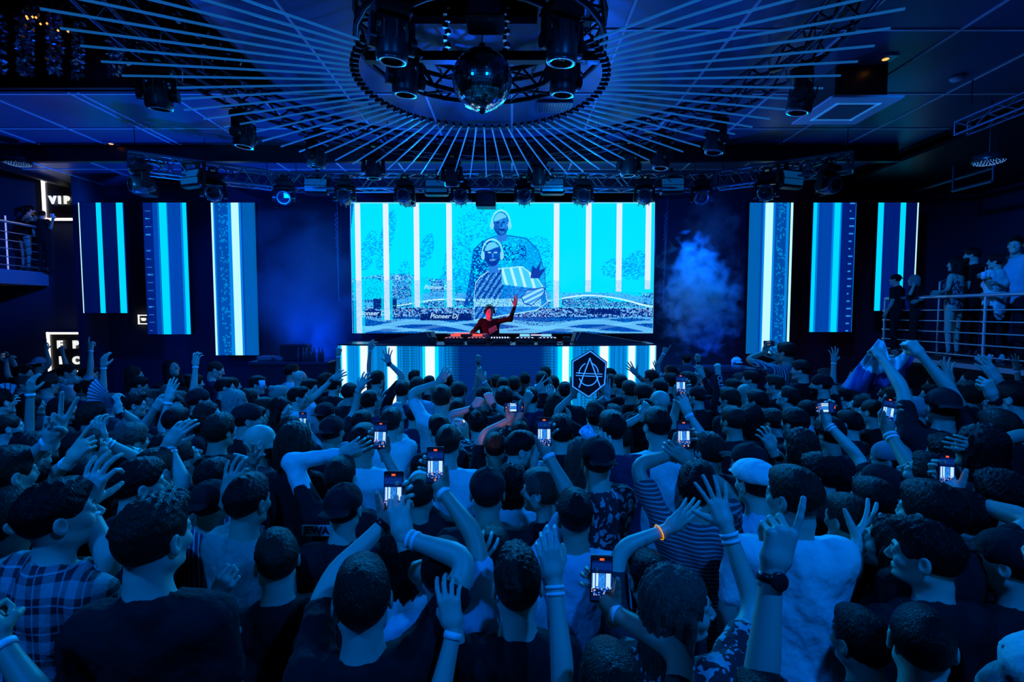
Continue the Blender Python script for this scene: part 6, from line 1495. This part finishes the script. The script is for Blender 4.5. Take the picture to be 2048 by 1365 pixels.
# drinks
def cup(c, label, h=.11, r_=.036, tilt=(0, 0), straw=False):
    e = empty('drink_cup', c, 0, label, 'cup'); e.rotation_euler = (tilt[0], tilt[1], 0)
    MB().lathe([(.001, 0), (r_ * .8, 0), (r_, h), (r_ * .95, h), (r_ * .76, .006), (.001, .006)], n=18).build('cup_wall', mat('clear_plastic', (.55, .75, .9), .08, spec=1.0), e)
    if straw: MB().tube((0, 0, .02), (.02, 0, h + .07), .004).build('straw', mat('straw_pale', (.7, .8, .9), .5), e)
    else:
        g = MB()
        for i in range(6): g.box((.012 * math.cos(i), .012 * math.sin(i), h * .8 + .004 * (i % 3)), (.018, .018, .018), Matrix.Rotation(i, 4, 'X'))
        g.build('ice_cube', mat('ice', (.7, .85, 1), .05, spec=1.0), e)
    return e
o = OUT['man with shaved head in leaf-print shirt holding up a drink']['R']; cup(o['center'] + Vector((-.055, -.01, -.01)), 'tilted clear plastic cup with ice held up in the centre right', .12, .038, (.2, -.6))
o = OUT['person drinking from a cup near the left bar counter']; cup(P(524, 778, 6.1), 'cup held near the mouth by the left bar counter', .10)
# flag
FD = 4.02
def flag():
    P0 = [(1754, 678), (1765, 676), (1792, 712), (1826, 678), (1838, 684)]
    n = 34; m = 30; V = []; mid = []
    top = [(1757, 678), (1768, 684), (1780, 718), (1793, 716), (1806, 705), (1819, 691), (1832, 680)]
    bot = [(1682, 775), (1700, 781), (1724, 787), (1752, 780), (1788, 768), (1812, 748), (1830, 715)]
    def ev(L, u):
        f = u * (len(L) - 1); i = min(int(f), len(L) - 2); t = f - i; return (L[i][0] * (1 - t) + L[i + 1][0] * t, L[i][1] * (1 - t) + L[i + 1][1] * t)
    for j in range(m + 1):
        v = j / m
        for i in range(n + 1):
            u = i / n; a, b = ev(top, u), ev(bot, u); x = a[0] * (1 - v) + b[0] * v; y = a[1] * (1 - v) + b[1] * v
            V.append(P(x, y, FD + .05 * math.sin(u * 15 + v * 2) * (.3 + v) + .03 * math.sin(u * 31 - v * 5)))
    F = [(j * (n + 1) + i, j * (n + 1) + i + 1, (j + 1) * (n + 1) + i + 1, (j + 1) * (n + 1) + i) for j in range(m) for i in range(n)]
    me = npmesh('flag', [tuple(v) for v in V], F); mi = []
    for j in range(m):
        for i in range(n): mi.append(0 if (j + .5) / m < .50 + .06 * math.sin(i * .35) else 1)
    me.polygons.foreach_set('material_index', mi)
    me.materials.append(mat('flag_white', (.75, .78, .8), .8)); me.materials.append(mat('flag_blue', (.02, .07, .25), .8)); o = link('flag', me)
    md = o.modifiers.new('cloth', 'SOLIDIFY'); md.thickness = .004; tag(o, 'flag with white upper and blue lower half stretched between two raised hands', 'flag')
flag()
# lettering on clothes
o = on_back(L_, 'JA', 962, 1168, .075, 2.13); o = on_back(L_, 'JO', 962, 1187, .075, 2.13)
o = on_back('person in long dark sleeve with lettering, fist raised', 'YOLITO', 1441, 767, .075, CRD['person in long dark sleeve with lettering, fist raised'] - .09); o.rotation_euler.rotate_axis('Z', math.radians(-78))
L2 = 'man in black t-shirt over long white sleeves, arm bent over head'; q = P(632, 1062, CRD[L2] - .19); MBp = MB().box((0, 0, 0), (.14, .004, .055)).build('back_patch', mat('patch_pale', (.55, .6, .65), .7), OUT[L2]['root']); MBp.matrix_world = Matrix.Translation(q)
o = on_back(L2, 'JEWA', 632, 1062, .05, CRD[L2] - .195, 'patch_ink')
r = OUT['man in black t-shirt over long white sleeves, arm bent over head']['root']
# people on the right platform
def S(x, y, D, lab, **k): k.setdefault('base', 1.77); return person(x=x, y=y, D=D, label=lab, group='spectators on the right platform', **k)
S(1798, 560, 8.9, 'boy with dark cap leaning on the platform railing, leftmost', yaw=-75, hair='cap_back', top='black', seed=301, lean=.1)
S(1838, 561, 8.5, 'blond woman resting her chin on her hand at the railing', yaw=-70, hair='bob', hc='blond', female=True, top='black', lean=.15, seed=302, arms=[dict(s='L', h=(1829, 570), pose='fist', dd=-.1, e=(1815, 600)), dict(s='R', h=(1835, 606), pose='relax', dd=-.2, e=(1850, 600))])
S(1912, 529, 7.9, 'woman with long dark hair in short black dress at the railing', yaw=-75, byaw=-60, hair='long', female=True, top='floral', sleeves='none', legs='bare', seed=303, arms=[dict(s='L', h=(1875, 592), pose='relax', dd=-.25, e=(1895, 585))])
S(1946, 512, 8.1, 'bearded man in black t-shirt standing behind the women', yaw=-80, beard=True, hair='fade', top='black', seed=304, bulk=1.1)
w5 = S(1993, 524, 7.35, 'woman in white puff-sleeved blouse holding a drink at the railing', yaw=-80, byaw=-50, hair='bun', female=True, top='white', sleeves='short', seed=305, shoes='white', arms=[dict(s='L', h=(1966, 567), pose='hold', dd=-.1, e=(1985, 590)), dict(s='R', h=(1990, 572), pose='relax', dd=-.25, e=(2015, 582))])
S(2032, 491, 7.3, 'tall man in pale t-shirt at the right end of the railing', yaw=-170, byaw=-150, hair='quiff', top='light', seed=306, arms=[dict(s='L', h=(2046, 562), pose='hold', dd=-.1)])
cup(w5['L']['center'] + Vector((-.03, -.05, -.03)), 'small drink with straw held at the platform railing', .10, .033, straw=True)
jk = nets(lambda g: smax(sd_ell(g, (0, 0, 0), (.20, .15, .09)), -sd_ell(g, (0, 0, .02), (.15, .10, .2)), .03) * 1.0 + .0 if False else smin(smax(sd_ell(g, (0, 0, 0), (.205, .155, .07)), -sd_ell(g, (0, 0, 0), (.15, .11, .3)), .02), sd_ell(g, (-.06, -.13, -.16), (.10, .035, .22)), .04) + .012 * snoise(g, 34), (-.26, -.22, -.42), (.26, .22, .12), .016)
o = link('jacket', npmesh('jacket', *jk), CL['white'], w5['root'], (0, 0, .98))
# left balcony pair
def SL(x, y, D, lab, **k): return person(x=x, y=y, D=D, base=ZB, label=lab, group='spectators on the left balcony', **k)
SL(47, 419, 11.4, 'woman in short dark dress leaning over the left balcony railing', yaw=70, hair='ponytail', female=True, top='black', sleeves='none', legs='bare', lean=.2, seed=311, arms=[dict(s='R', h=(72, 442), pose='relax', dd=-.2), dict(s='L', h=(60, 440), pose='relax', dd=-.2)])
lb_ = SL(84, 430, 11.3, 'crouching person with a glass at the left balcony railing', yaw=30, hair='short', top='black', seed=312, arms=[dict(s='R', h=(108, 442), pose='hold', dd=-.1, e=(100, 460))])
cup(lb_['R']['center'] + Vector((.02, -.04, 0)), 'glass held over the left balcony railing', .09, .035)
# staff behind the right bar
for x, y, lab, h, t in [(1374, 722, 'person in pale shirt bending behind the right bar counter', 'short', 'white'), (1473, 728, 'person in pale cap behind the right bar counter', 'cap_back', 'black')]:
    person(x=x, y=y, D=9.35, label=lab, group='staff behind the bar counter', hair=h, hat='white', top=t, yaw=-30, seed=x, base=P(x, y, 9.35).z - 1.6)
# lighter flame in the crowd; an added warm spot brightens the arms
q = P(928, 848, 4.35); fl = empty('lighter', q, 0, 'small burning lighter between raised arms in the centre', 'lighter')
MB().box((0, 0, -.03), (.02, .012, .05)).build('lighter_body', mat('lighter_white', (.6, .6, .6), .4), fl)
MB().lathe([(.0005, 0), (.006, .008), (.004, .02), (.0005, .035)], n=8).build('flame', mat('flame', (1, .6, .2), .5, emit=(1, .35, .08), es=6), fl)
lamp('warm_arm_fill', 'SPOT', P(985, 905, 3.2) , P(980, 805, 4.2), 3.5, (1, .42, .26), .03, 42, .7)  # added warm spot on the raised arms, no phone carries it
